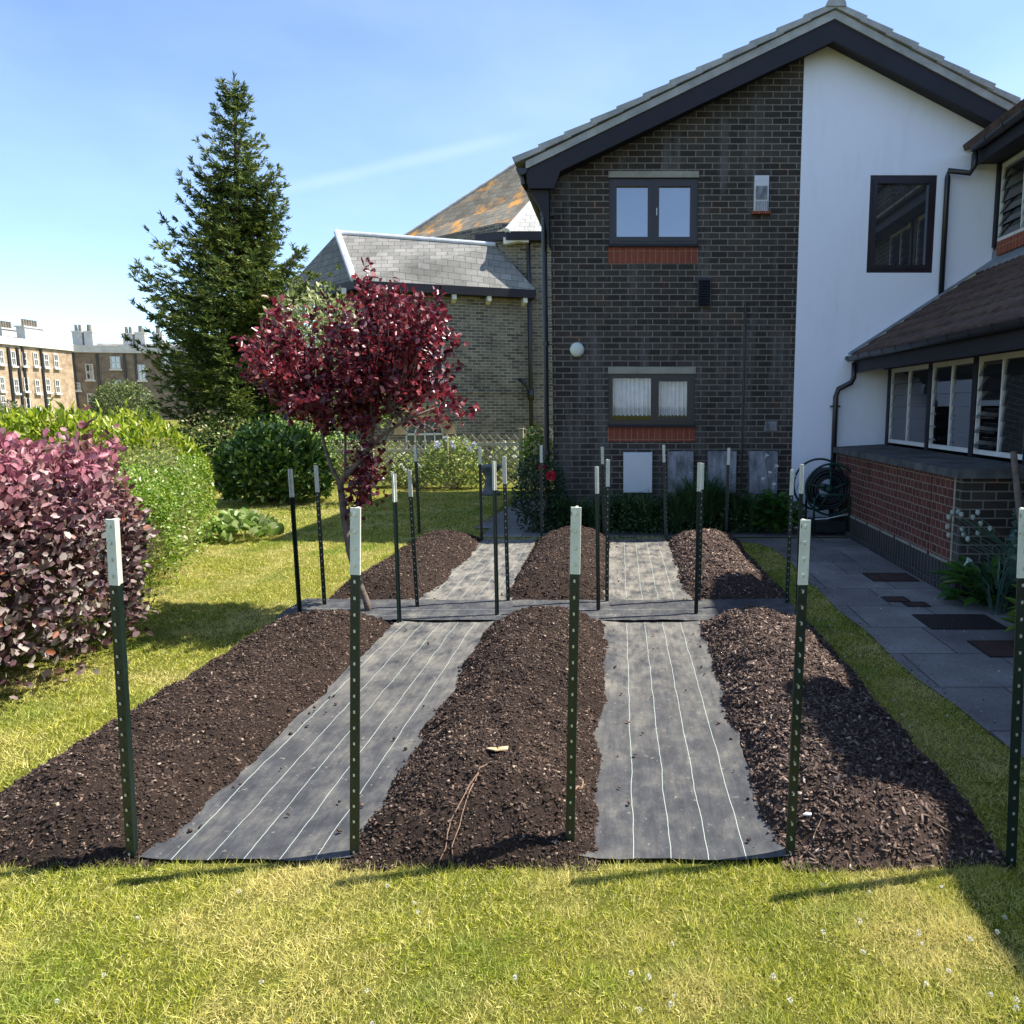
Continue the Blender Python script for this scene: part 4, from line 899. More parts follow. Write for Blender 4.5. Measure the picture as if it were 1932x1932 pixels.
for i, b in enumerate(BEDS):
    x0, x1, y0, y1, h, ms_, mc_, lb = b
    st = .014 if i < 3 else .022
    xs = np.arange(x0 - .08, x1 + .08, st); ys_ = np.arange(y0 - .1, y1 + .1, st)
    V = np.array([(x, y, bedz(b, i, x, y)) for y in ys_ for x in xs]); nx = len(xs); ny = len(ys_)
    J, I = np.meshgrid(np.arange(ny - 1), np.arange(nx - 1), indexing='ij'); q = (J * nx + I).ravel()
    F = np.stack([q, q + 1, q + nx + 1, q + nx], 1)
    keep = (V[F[:, 0], 2] > -.015) | (V[F[:, 2], 2] > -.015); F = F[keep]
    root = raw('planting_bed', V, F, M[ms_], None, True); tag(root, lb, 'planting bed', 'planting beds of mounded mulch')
    n = (28000 if i < 2 else 22000) if i < 3 else 11000
    px = rng.uniform(x0 - .02, x1 + .02, n); py = rng.uniform(y0 - .04, y1 + .03, n)
    pz = np.array([bedz(b, i, x, y) for x, y in zip(px, py)]); k = pz > -.01; P = np.stack([px, py, pz + .002], 1)[k]
    size = (np.minimum(rng.gamma(1.6, .0019, len(P)), .0085) + .0022) * (1.25 if i > 2 else 1)
    if i % 3 == 2: size *= 1.2
    o = shards(P, None, size, M[mc_], None, 'mulch_chips', .55, (1, 2.6) if i % 3 < 2 else (1.2, 3.6)); o.parent = root; o['kind'] = 'stuff'
    # stray clods along the toes
def sheet(name, label, xa, xb, ya, yb, mt, z0=.012, ragged=.02, seed=0, ny=160, nx=26, amp=.004, z_cb=None):
    V = []; UV = []
    for j in range(ny + 1):
        y = ya + (yb - ya) * j / ny; a = xa(y) + ragged * (1.4 * noise.noise(Vector((y * 2.6, seed, 1))) + .8 * noise.noise(Vector((y * 11, seed, 1)))); b_ = xb(y) + ragged * (1.4 * noise.noise(Vector((y * 2.6, seed, 5))) + .8 * noise.noise(Vector((y * 11, seed, 5))))
        for k in range(nx + 1):
            s = k / nx; x = a + (b_ - a) * s; ed = abs(2 * s - 1) ** 5 * .014
            yy = y + (.012 * noise.noise(Vector((x * 4, seed, 3))) if j in (0, ny) else 0)
            V.append((x, yy, z0 + ed + amp * (noise.noise(Vector((x * 7, y * 3, seed))) + .8 * noise.noise(Vector((x * 22, y * 5, seed))) + 1.6 * max(0, noise.noise(Vector((x * 3 + y * 2, y * 1.2 - x, seed + 9)))) ** 2 * math.sin(x * 60 + y * 22)) + .004)); UV.append((x, y))
    F = [(j * (nx + 1) + k, j * (nx + 1) + k + 1, (j + 1) * (nx + 1) + k + 1, (j + 1) * (nx + 1) + k) for j in range(ny) for k in range(nx)]
    o = raw(name, V, F, mt, None, True); me = o.data; l = me.uv_layers.new(name='metres'); 
    vi = np.zeros(len(me.loops), np.int32); me.loops.foreach_get('vertex_index', vi)
    uvx = np.array(UV, np.float32)
    return o, uvx, l, vi
def finish_sheet(r, ox, label):
    o, uvx, l, vi = r; u = uvx.copy(); u[:, 0] -= ox; l.data.foreach_set('uv', u[vi].ravel()); tag(o, label, 'weed membrane', 'weed membrane paths'); return o
def curve(pts):
    ys = [p[1] for p in pts]; xs = [p[0] for p in pts]; return lambda y: float(np.interp(y, ys, xs))
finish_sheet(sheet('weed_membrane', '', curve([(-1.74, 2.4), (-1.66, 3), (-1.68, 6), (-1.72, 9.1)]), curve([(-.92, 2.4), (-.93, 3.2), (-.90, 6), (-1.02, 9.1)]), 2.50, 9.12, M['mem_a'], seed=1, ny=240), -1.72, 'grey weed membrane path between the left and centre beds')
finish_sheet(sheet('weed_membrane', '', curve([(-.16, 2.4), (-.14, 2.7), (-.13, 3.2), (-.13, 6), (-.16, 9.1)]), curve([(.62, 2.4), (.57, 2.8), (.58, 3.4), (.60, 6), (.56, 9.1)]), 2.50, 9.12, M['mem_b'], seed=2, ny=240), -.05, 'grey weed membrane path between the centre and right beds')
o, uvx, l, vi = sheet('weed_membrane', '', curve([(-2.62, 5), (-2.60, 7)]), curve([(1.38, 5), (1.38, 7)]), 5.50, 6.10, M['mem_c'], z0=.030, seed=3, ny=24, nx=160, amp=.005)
u = uvx[:, ::-1].copy(); u[:, 0] -= 5.5; l.data.foreach_set('uv', u[vi].ravel()); tag(o, 'grey weed membrane strip laid across the others between front and back beds', 'weed membrane', 'weed membrane paths')

# loose wood on the beds
def bz(i, x, y): return bedz(BEDS[i], i, x, y)
def stick(name, label, pts, r, m, cat, i):
    mb = MB(); P_ = [(x, y, bz(i, x, y) + r * .6 + dz) for x, y, dz in pts]; mb.tube(P_, r if not isinstance(r, list) else r, 6); o = mb.build(name, m, None, smooth=False); tag(o, label, cat); return o
def gp_(u, v, z=.15): p = gr(u, v, z); return p.x, p.y
a = gp_(918, 1456); b_ = gp_(960, 1444)
mb = MB(); za = bz(1, *a) + .003; zb2 = bz(1, *b_) + .005; mb.prism([(a[0], a[1], za), (a[0] + .04, a[1] - .02, za), (b_[0], b_[1] - .022, zb2), (b_[0], b_[1], zb2 + .003)], (0, 0, .005)); tag(mb.build('wood_chip', M['wood_pale']), 'pale flat wood splinter on the front centre mound', 'wood chip')
def twigpx(pxs, i, lab, r=.0022):
    pts = []; dens = []
    for (p, q) in zip(pxs[:-1], pxs[1:]): dens += [(p[0] + (q[0] - p[0]) * k / 4 + random.uniform(-1.5, 1.5), p[1] + (q[1] - p[1]) * k / 4) for k in range(4)]
    for (u, v) in dens + [pxs[-1]]: x, y = gp_(u, v, .14); pts.append((x, y, .001 + .003 * random.random()))
    o = stick('twig', lab, pts, r, M['twig'], 'twig', i); return o
twigpx([(800, 1588), (838, 1560), (850, 1540), (900, 1500), (930, 1478)], 1, 'long reddish twig lying low on the front centre mound')
twigpx([(850, 1590), (852, 1560), (880, 1525), (905, 1498)], 1, 'shorter forked twig beside the long reddish twig')
twigpx([(1100, 1445), (1090, 1475), (1072, 1500)], 1, 'straight brown stick beside the centre front post', .004)
twigpx([(1510, 1560), (1540, 1540), (1560, 1525)], 2, 'thin twig on the front right mulch mound')
twigpx([(1330, 1425), (1350, 1400), (1362, 1382)], 2, 'curved twig on the left flank of the front right mound')
a = gp_(1515, 1520); mb = MB(); zz = bz(2, *a) + .012; mb.prism([(a[0], a[1], zz), (a[0] + .03, a[1] - .005, zz), (a[0] + .055, a[1] + .03, zz + .01), (a[0] + .03, a[1] + .028, zz)], (0, 0, .006)); tag(mb.build('wood_chip', M['cloth_pale']), 'whitish wood chip on the front right mound', 'wood chip')
# grit and clods on the membrane
n = 190; ch = rng.random(n); px = np.where(ch < .5, rng.uniform(-1.6, -.98, n), rng.uniform(0, .52, n)); edge = rng.random(n) < .75
px = np.where(edge & (ch < .5), np.where(rng.random(n) < .5, -1.64 + rng.exponential(.03, n), -.96 - rng.exponential(.04, n)), px)
px = np.where(edge & (ch >= .5), np.where(rng.random(n) < .5, -.05 + rng.exponential(.03, n), .56 - rng.exponential(.03, n)), px)
py = rng.uniform(2.55, 9, n)
tag(shards(np.stack([px, py, np.full(n, .03)], 1), None, np.minimum(rng.gamma(2.5, .0026, n), .009) + .003, M['chip'], None, 'soil_crumbs', .8, (1, 1.5)), 'dark soil crumbs scattered over the weed membrane', 'soil', kind='stuff')

# ------------------------------------------------------------------ T posts
def tpost():
    r = empty('fence_post', (0, 0, 0))
    H = 1.24; tip = .225
    def sec(z0, z1, m, name, e=0.0):
        mb = MB(); mb.local = True
        mb.box(-.0165 - e, .0165 + e, -.004 - e, .004, z0, z1); mb.box(-.003 - e, .003 + e, .0045, .032, z0, z1); nf = len(mb.f); z = z0 + .03
        while z < z1 - .01:
            mb.prism([(-.003, -.0045 - e, z - .005), (.003, -.0045 - e, z - .005), (.003, -.0045 - e, z + .005), (-.003, -.0045 - e, z + .005)], (0, -.005, .003)); z += .0565
        o = mb.build(name, m, None)
        for p in o.data.polygons: p.material_index = 1 if p.index >= nf else 0
        return o
    a = sec(0, H - tip, [M['post_green'], M['stud']], 'shaft'); a.parent = r
    b = sec(H - tip + .0005, H, [M['post_white'], M['stud']], 'painted_tip', .0008); b.parent = r
    return r
proto = tpost()
PL = [  # u_base, v_base, u_top, v_top, turn, label
 (248, 1625, 209, 980, 0, 'leftmost of the front row, at the near corner of the left membrane'),
 (669, 1622, 671, 958, 0, 'second of the front row, between left membrane and centre mound'),
 (1075, 1612, 1087, 957, 0, 'middle post of the front row, standing in the front centre mound'),
 (1490, 1625, 1520, 981, 0, 'fourth post of the front row, right of the right membrane'),
 (1907, 1636, 1934, 960, 0, 'front row post at the right edge, on the lawn strip corner'),
 (567, 1170, 548, 885, 180, 'outermost left one at the cross strip, on the lawn side'),
 (613, 1150, 596, 878, 0, 'post just behind the outermost left one at the cross strip'),
 (754, 1180, 743, 894, 180, 'cross strip post at the right foot of the front left bed'),
 (788, 1152, 772, 888, 0, 'cross strip post at the right foot of the back left bed'),
 (938, 1167, 932, 870, 180, 'cross strip post at the left foot of the front centre bed'),
 (959, 1141, 951, 861, 0, 'cross strip post at the left foot of the back centre bed'),
 (1129, 1158, 1126, 880, 180, 'cross strip post at the right foot of the front centre bed'),
 (1145, 1142, 1147, 867, 0, 'cross strip post at the right foot of the back centre bed'),
 (1313, 1165, 1320, 873, 180, 'cross strip post at the left foot of the front right bed'),
 (1318, 1140, 1325, 874, 0, 'cross strip post half hidden behind another at the back right bed'),
 (1484, 1148, 1495, 886, 0, 'cross strip post at the outer foot of the back right bed'),
 (1504, 1172, 1513, 876, 180, 'cross strip post at the outer foot of the front right bed'),
 (793, 1008, 785, 840, 90, 'back row post on the shaded lawn at the far left'),
 (911, 1022, 907, 843, 90, 'back row post at the end of the left membrane'),
 (1024, 1020, 1023, 840, 90, 'back row post in front of the red rose'),
 (1142, 1020, 1138, 843, 90, 'back row post behind the back centre mound'),
 (1258, 1020, 1254, 839, 90, 'back row post at the right end of the right membrane'),
 (1371, 1020, 1377, 845, 90, 'back row post behind the back right mound'),
]
for i, (ub, vb, ut, vt, rz, lb) in enumerate(PL):
    o = proto if i == 0 else copy_tree(proto)
    B = gr(ub, vb); T_ = at(ut, vt, B.y + (.02 if i % 2 else -.02)); d = T_ - B; L = d.length
    o.location = B; q = d.to_track_quat('Z', 'Y')
    o.rotation_mode = 'QUATERNION'; from mathutils import Quaternion
    ax = d.normalized(); tilt = Vector((0, 0, 1)).rotation_difference(ax)
    o.rotation_quaternion = tilt @ Quaternion((0, 0, 1), R(rz + random.uniform(-9, 9)))
    s = L / 1.24; o.scale = (1, 1, s) if i < 5 else (.92, .92, s)
    tag(o, 'green steel T post with pale tip: ' + lb, 'post', 'steel posts around the planting beds')
# trim labels to at most 16 words
for o in bpy.data.objects:
    if o.get('group') == 'steel posts around the planting beds':
        o['label'] = o['label'].replace('green steel T post with pale tip: ', 'steel post, ')

# ------------------------------------------------------------------ manhole covers etc. on the path
def cover(u0, v0, u1, v1, m, lb, z=.016):
    a = gr(u0, v1, z); b = gr(u1, v0, z); x0, x1, y0, y1 = sorted((a.x, b.x)) + sorted((a.y, b.y))
    r = empty('manhole_cover', ((x0 + x1) / 2, (y0 + y1) / 2, .01), lb, 'manhole cover', 'covers set in the path')
    mb = MB(); mb.box(x0 + .012, x1 - .012, y0 + .012, y1 - .012, .0, z); mb.build('plate', m, r)
    mb = MB()
    for q in ((x0, x1, y0, y0 + .01), (x0, x1, y1 - .01, y1), (x0, x0 + .01, y0 + .01, y1 - .01), (x1 - .01, x1, y0 + .01, y1 - .01)): mb.box(q[0], q[1], q[2], q[3], 0, z + .002)
    mb.build('frame', M['iron_dark'], r)
def cover_w(x0, x1, y0, y1, m, lb, z=.016):
    a = (x0, x1, y0, y1); r = empty('manhole_cover', ((x0 + x1) / 2, (y0 + y1) / 2, .01), lb, 'manhole cover', 'covers set in the path')
    mb = MB(); mb.box(x0 + .012, x1 - .012, y0 + .012, y1 - .012, 0, z); mb.build('plate', m, r)
    mb = MB()
    for q in ((x0, x1, y0, y0 + .01), (x0, x1, y1 - .01, y1), (x0, x0 + .01, y0 + .01, y1 - .01), (x1 - .01, x1, y0 + .01, y1 - .01)): mb.box(q[0], q[1], q[2], q[3], 0, z + .002)
    mb.build('frame', M['iron_dark'], r)
def wr(u0, u1, v0, v1):
    y0 = gr(1700, v1).y; y1 = gr(1700, v0).y; x0 = gr(u0, v1).x; x1 = gr(u1, (v0 + v1) / 2).x; return x0, x1, y0, y1
cover_w(*wr(1648, 1722, 1084, 1099), M['iron'], 'rusty rectangular cover in the path nearest the hose reel')
cover_w(*wr(1676, 1712, 1129, 1138), M['iron'], 'small rusty cover in the middle of the path')
cover_w(*wr(1712, 1750, 1139, 1147), M['iron'], 'narrow rusty cover just right of the small one')
cover_w(*wr(1758, 1880, 1163, 1190), M['iron_dark'], 'large studded dark cover beside the arum plants')
cover_w(*wr(1868, 2000, 1213, 1243), M['iron'], 'rusty cover at the right edge of the photo')
p = gr(1625, 1026); mb = MB(); mb.prism([(p.x - .03, p.y - .03, .012), (p.x + .03, p.y - .035, .012), (p.x + .04, p.y + .01, .012), (p.x - .01, p.y + .035, .02)], (0, .005, .035)); tag(mb.build('litter', M['cloth_pale']), 'white crumpled scrap on the path against the wall', 'litter')

# ------------------------------------------------------------------ hose reel cart
hc = gr(1548, 1010); hx, hy = 2.62, 9.52
hr = empty('hose_reel', (hx, hy, 0), 'dark green hose reel cart full of hose in the wall corner', 'hose reel')
mb = MB(); zc = .60; rr = .33
def ring(mbx, c, r, tr, n=36, sx=1): mbx.tube([(c[0] + sx * r * math.cos(2 * math.pi * k / n), c[1], c[2] + r * math.sin(2 * math.pi * k / n)) for k in range(n + 1)], tr, 7, caps=False)
ring(mb, (hx + .02, hy - .16, zc), rr - .01, .014); ring(mb, (hx - .05, hy + .16, zc + .03), rr, .014)
for k in range(5):
    a = k * 2 * math.pi / 5 + .4
    mb.tube([(hx + .02, hy - .16, zc), (hx + .02 + (rr - .02) * math.cos(a), hy - .16, zc + (rr - .02) * math.sin(a))], .013, 6)
mb.tube([(hx, hy - .18, zc), (hx, hy + .18, zc)], .05, 12); mb.build('reel', M['hose_green'], hr, smooth=True)
mb = MB()
for layer, (r0, n_) in enumerate(((.14, 8), (.175, 8), (.21, 8), (.245, 7))):
    for k in range(n_): ring(mb, (hx, hy - .13 + .036 * k, zc), r0 + random.uniform(-.006, .006), .016, 28)
mb.build('coiled_hose', M['hose_black'], hr, smooth=True)
mb = MB()
for s_, yy in ((1, hy - .21),):
    mb.tube([(hx - .20, yy, .02), (hx - .20, yy, .46), (hx - .16, yy, .54), (hx + .20, yy, .54), (hx + .24, yy, .46), (hx + .24, yy, .02)], .014, 8)
mb.tube([(hx - .20, hy + .2, .02), (hx - .20, hy + .2, .6), (hx - .20, hy - .21, .46)], .014, 8); mb.tube([(hx + .24, hy + .2, .02), (hx + .24, hy + .2, .6), (hx + .24, hy - .21, .46)], .014, 8)
mb.tube([(hx - .20, hy - .21, .25), (hx + .24, hy - .21, .25)], .012, 8); mb.build('frame', M['hose_green'], hr, smooth=True)
mb = MB(); mb.box(hx - .18, hx + .22, hy - .17, hy + .15, .06, .20); mb.build('tray', M['hose_black'], hr)
mb = MB()
for xw in (hx - .22, hx + .27): mb.tube([(xw - .015, hy + .08, .09), (xw + .02, hy + .08, .09)], .09, 16)
mb.build('wheel', M['hose_black'], hr)
mb = MB(); mb.tube([(hx - .19, hy - .23, .235), (hx - .05, hy - .25, .245), (hx + .1, hy - .25, .28), (hx + .22, hy - .23, .30)], .007, 6); mb.build('pale_hose_end', M['white_plastic'], hr, smooth=True)

# ------------------------------------------------------------------ stone urn
p = gr(925, 934); mb = MB(); mb.lathe((p.x, p.y, 0), [(.001, 0), (.19, 0), (.19, .06), (.13, .09), (.10, .2), (.08, .3), (.10, .38), (.17, .46), (.21, .52), (.22, .55), (.19, .56), (.12, .53), (.001, .52)], 20)
tag(mb.build('garden_urn', M['stone_grey'], None, smooth=True), 'grey stone pedestal bowl at the edge of the shaded lawn', 'urn')

# ------------------------------------------------------------------ foliage makers
def rdir(n, up=0.3):
    v = rng.normal(0, 1, (n, 3)); v[:, 2] += up; return nrm(v)
def lump_shell(n, c, r, thick=.25, lumps=6, seed=0, squash=1.0, low=-.2, p=2.2):
    """points in the outer shell of a lumpy superellipsoid; returns points and outward directions"""
    g = np.random.default_rng(seed); d = nrm(g.normal(0, 1, (int(n * 1.8), 3))); d = d[d[:, 2] > low][:n]
    k = (np.abs(d) ** p).sum(1) ** (-1 / p)
    ph = g.uniform(0, 6.28, (lumps, 3)); fr = g.uniform(2.0, 6.0, (lumps, 3)); b = sum(np.sin(d[:, 0] * fr[i, 0] * 1.6 + ph[i, 0]) * np.sin(d[:, 1] * fr[i, 1] + ph[i, 1]) * np.sin(d[:, 2] * fr[i, 2] + ph[i, 2]) for i in range(lumps)) / lumps ** .5
    rad = k * (1 + .10 * b) * (1 - thick * g.random(len(d)) ** 1.6)
    return np.array(c) + d * rad[:, None] * np.array(r), d
def hedge_block(n, path, width, height, seed, base=0.0, rough=.10, face_thick=.22, gap=.13):
    """a hedge along a polyline: points on its rounded section"""
    g = np.random.default_rng(seed); P = np.array(path, float); seg = np.linalg.norm(np.diff(P, axis=0), axis=1); cs = np.concatenate([[0], np.cumsum(seg)]); s = g.uniform(0, cs[-1], n)
    x = np.interp(s, cs, P[:, 0]); y = np.interp(s, cs, P[:, 1]); i = np.clip(np.searchsorted(cs, s) - 1, 0, len(seg) - 1); t = (P[i + 1] - P[i]) / seg[i][:, None]; nn = np.stack([-t[:, 1], t[:, 0]], 1)
    a = g.uniform(0, np.pi, n); ca, sa = np.cos(a), np.sin(a); pw = .42
    wx = np.sign(ca) * np.abs(ca) ** pw; wz = sa ** pw
    fade = 1 - face_thick * g.random(n) ** 1.5
    lump = 1 + rough * (np.sin(s * 4.1 + a * 2) * .6 + np.sin(s * 9.3 + a * 5 + 1) * .4 + g.normal(0, .25, n)) - gap * np.clip(np.sin(s * 13 + 3 * np.sin(a * 3)) * np.sin(a * 9 + 2 * np.sin(s * 5)) + .35 * np.sin(s * 29 + a * 17), 0, 1)
    endf = np.clip(np.minimum(s, cs[-1] - s) / (width * .8), 0.02, 1) ** .4
    wdt = np.interp(s, cs, np.broadcast_to(width, len(cs))) ; hgt = np.interp(s, cs, np.broadcast_to(height, len(cs)))
    off = wx * wdt * fade * lump * endf; z = base + (wz * hgt * fade * lump) * (.55 + .45 * endf)
    pos = np.stack([x + nn[:, 0] * off, y + nn[:, 1] * off, z], 1); out = np.stack([nn[:, 0] * wx, nn[:, 1] * wx, wz * .9 + .05], 1)
    return pos, nrm(out)
def leafset(name, P, out, L, Wd, m, parent, t='oval', spread=.8, up=.2):
    n = len(P); D = nrm(out * .6 + rdir(n, up) * spread); N = nrm(out + rng.normal(0, .55, (n, 3))); ll = L * rng.uniform(.6, 1.25, n); ww = Wd * rng.uniform(.7, 1.2, n)
    return leaves(name, P, D, N, ll, ww, m, parent, t)
def stems(name, base, ends, r, m, parent, bend=.15):
    mb = MB()
    for e in ends:
        e = Vector(e); b = Vector(base) + Vector((random.uniform(-.1, .1), random.uniform(-.1, .1), 0)); mid = (b + e) / 2 + Vector((random.uniform(-bend, bend), random.uniform(-bend, bend), random.uniform(0, bend)))
        mb.tube([b, mid, e], [r, r * .7, r * .3], 5)
    return mb.build(name, m, parent, smooth=True)

# purple smoke bush at the left
sb = empty('smoke_bush', (-3.9, 4.6, 0), 'large purple leaved smoke bush at the left edge of the lawn', 'bush')
P1, o1 = hedge_block(36000, [(-4.1, 2.4), (-4.03, 3.3), (-3.96, 4.0), (-3.93, 4.7), (-3.98, 5.5)], .80, [1.08, 1.18, 1.22, 1.34, 1.05], 3, rough=.16, face_thick=.32)
P2, o2 = lump_shell(4500, (-3.75, 4.35, .85), (.55, .6, .62), .3, seed=5)
leafset('leaves', np.concatenate([P1, P2]), np.concatenate([o1, o2]), .052, .034, M['smoke'], sb, 'oval', 1.0, .45)
stems('stems', (-4.0, 4.5, 0), [tuple(p * .92 + np.array([-4.0, 4.5, .5]) * .08) for p in P1[:70]], .018, M['bark'], sb)
# green small-leaved hedge behind it
hg = empty('hedge', (-4.6, 6.6, 0), 'small leaved green hedge curving behind the smoke bush', 'hedge')
P1, o1 = hedge_block(44000, [(-4.35, 5.0), (-4.45, 6.1), (-5.0, 7.4), (-5.55, 8.9)], .72, [.98, 1.06, 1.12, 1.14], 7, rough=.08)
leafset('leaves', P1, o1, .034, .022, M['hedge'], hg, 'dia', .9, .2)
P1b, o1b = hedge_block(15000, [(-5.1, 6.3), (-5.45, 7.6), (-5.75, 9.2)], .62, [1.14, 1.18, 1.20], 8, rough=.08); k = P1b[:, 2] > .75
leafset('leaves', P1b[k], o1b[k], .040, .026, M['hedge2'], hg, 'dia', .9, .2)
stems('stems', (-4.9, 7, 0), [tuple(p) for p in P1[:90] * np.array([1, 1, .9])], .012, M['bark'], hg)
# bright laurel hedge behind
lh = empty('hedge', (-7.5, 9.5, 0), 'bright yellow green laurel hedge below the far terrace', 'hedge')
P1, o1 = hedge_block(21000, [(-12.5, 8.6), (-9.0, 9.2), (-7.2, 9.5), (-5.9, 9.7), (-5.4, 9.8)], .95, [1.46, 1.52, 1.50, 1.46, 1.25], 9, rough=.09)
leafset('leaves', P1, nrm(o1 + np.array([0, 0, .5])), .115, .040, M['laurel'], lh, 'lance', .7, .9)
stems('stems', (-7.5, 9.6, 0), [tuple(p) for p in P1[:60] * np.array([1, 1, .9])], .02, M['bark'], lh)
# dark laurel bush
c_ = gr(482, 958)
db = empty('laurel_bush', (c_.x, c_.y + .7, 0), 'rounded dark green laurel bush at the end of the hedge', 'bush')
P1, o1 = lump_shell(6500, (c_.x + .02, c_.y + .75, .52), (.88, .75, .72), .35, seed=11, low=-.55)
leafset('leaves', P1, o1, .135, .058, M['laurel_dark'], db, 'oval', .7, .4)
stems('stems', (c_.x, c_.y + .75, 0), [tuple(p) for p in P1[:50]], .015, M['bark'], db)
# broad-leaved low plant
c_ = gr(445, 1020); bp = empty('bergenia_plant', (c_.x, c_.y, 0), 'low plant with broad pale green leaves beside the hedge foot', 'plant')
n = 260; a = rng.uniform(0, 6.28, n); rr_ = rng.random(n) ** .5; P1 = np.stack([c_.x + .42 * rr_ * np.cos(a), c_.y + .1 + .32 * rr_ * np.sin(a), .05 + .26 * (1 - rr_ ** 2) * rng.uniform(.4, 1, n)], 1)
D = np.stack([np.cos(a), np.sin(a), rng.uniform(.2, 1.6, n)], 1); leaves('leaves', P1, D, nrm(np.stack([np.cos(a), np.sin(a), np.ones(n)], 1) + rng.normal(0, .3, (n, 3))), rng.uniform(.11, .17, n), rng.uniform(.07, .11, n), M['hosta'], bp, 'round')
# far round shrub and grey bush beyond the laurel
c_ = at(232, 760, 30); fs_ = empty('round_shrub', (c_.x, 30, 0), 'rounded green shrub showing above the laurel hedge', 'bush')
P1, o1 = lump_shell(5200, (c_.x, 30, 1.35), (1.15, 1.0, 1.25), .4, seed=21, low=-.9); leafset('leaves', P1, o1, .13, .07, leafmat('far_shrub_leaves', [(0, (.05, .075, .02)), (.6, (.12, .15, .04)), (1, (.25, .27, .09))]), fs_, 'dia')
c_ = at(12, 795, 22); fs_ = empty('grey_bush', (c_.x, 22, 0), 'dull grey green bush at the far left above the smoke bush', 'bush')
P1, o1 = lump_shell(3200, (c_.x, 22, .8), (1.0, .9, .95), .4, seed=22, low=-.9); leafset('leaves', P1, o1, .10, .04, leafmat('grey_bush_leaves', [(0, (.05, .06, .04)), (1, (.14, .15, .11))]), fs_, 'dia')

# spruce
SX, SY, SH = at(452, 768, 17).x, 17.0, at(441, 138, 17).z
DX = at(441, 138, 17).x - SX
sp = empty('spruce_tree', (SX, SY, 0), 'tall dark spruce tree with an open pointed top', 'tree')
mb = MB(); mb.tube([(SX, SY, 0), (SX + DX * .4, SY, SH * .4), (SX + DX * .8, SY, SH * .8), (SX + DX, SY, SH)], [.17, .12, .045, .008], 10); mb.build('trunk', M['bark_dark'], sp, smooth=True)
prof_h = np.array([.8, 1.6, 2.6, 3.6, 4.4, 5.0, 5.6, 6.5, 7.2, 7.8, 8.4, 8.9, 9.3]) * SH / 9.3
prof_r = np.array([1.7, 2.0, 2.1, 2.1, 1.95, 1.35, 1.10, .98, .74, .48, .32, .20, .08])
TW = []; TD = []; TL = []; mbb = MB(); g = random.Random(5)
z = .7
while z < SH - .42:
    rad = float(np.interp(z, prof_h, prof_r)); nb = 18 if z < SH * .75 else 9
    a0 = g.uniform(0, 6.28)
    for k in range(nb):
        a = a0 + k * 2 * math.pi / nb + g.uniform(-.3, .3); Lb_ = rad * g.uniform(.70, 1.08); zj = z + g.uniform(-.09, .09)
        if g.random() < .12: Lb_ *= .6
        rise = (.22 + .60 * (z / SH)) * g.uniform(.6, 1.3) ; pts = []; c = Vector((SX + DX * (z / SH), SY, zj)); ns_ = max(3, int(Lb_ / .16))
        for j in range(ns_ + 1):
            s = j / ns_; pts.append(c + Vector((math.cos(a) * Lb_ * s, math.sin(a) * Lb_ * s, Lb_ * (rise * s ** 1.6 - .22 * math.sin(s * 2.6)))))
        mbb.tube([pts[0], pts[len(pts) // 2], pts[-1]], [.022 * (.4 + rad / 2), .012, .004], 4)
        for j in range(1, ns_ + 1):
            p = pts[j]; d = (pts[j] - pts[j - 1]).normalized(); side = Vector((-d.y, d.x, 0)).normalized(); s = j / ns_
            sl_ = (.46 * (1 - s) + .22) * min(1, rad / 1.1) * g.uniform(.7, 1.15) * (.55 if z > SH * .86 else 1)
            TW.append(p - d * .02); TD.append(d); TL.append(.17)
            for sg in (-1, 1):
                if s < .2 and g.random() < .5: continue
                nn_ = max(1, int(sl_ / .12)); dd2 = (d * .65 + side * sg * .8 + Vector((0, 0, g.uniform(-.35, .2)))).normalized(); q = p.copy()
                for m_ in range(nn_):
                    TW.append(q.copy()); TD.append(dd2.copy()); TL.append(.13); TW.append(q + dd2 * .06); TD.append(dd2.copy()); TL.append(.12)
                    if nn_ > 1:
                        for s2 in (-1, 1):
                            if g.random() < .6: TW.append(q.copy()); TD.append((dd2 * .6 + dd2.cross(Vector((0, 0, 1))) * s2 * .7 + Vector((0, 0, g.uniform(-.5, .3)))).normalized()); TL.append(g.uniform(.09, .15))
                    q = q + dd2 * .12; dd2 = (dd2 + Vector((g.uniform(-.15, .15), g.uniform(-.15, .15), g.uniform(-.25, .12)))).normalized()
    z += (.40 if z < SH * .7 else .29) * g.uniform(.85, 1.15)
for k in range(7): TW.append(Vector((SX + DX, SY, SH - .62 + k * .085))); TD.append(Vector((0, 0, 1))); TL.append(.15)
mbb.build('branches', M['bark_dark'], sp, smooth=True)
TW = np.array([tuple(v) for v in TW]); TD = np.array([tuple(v) for v in TD]); TL = np.array(TL); rep = 4
P_ = np.repeat(TW, rep, 0); D_ = np.repeat(TD, rep, 0); L_ = np.repeat(TL, rep) * rng.uniform(.9, 1.2, len(P_))
leaves('needle_sprays', P_, D_ + rng.normal(0, .30, P_.shape), rng.normal(0, 1, P_.shape), L_, .024, M['needle'], sp, 'dia')
print('spruce sprays', len(P_))

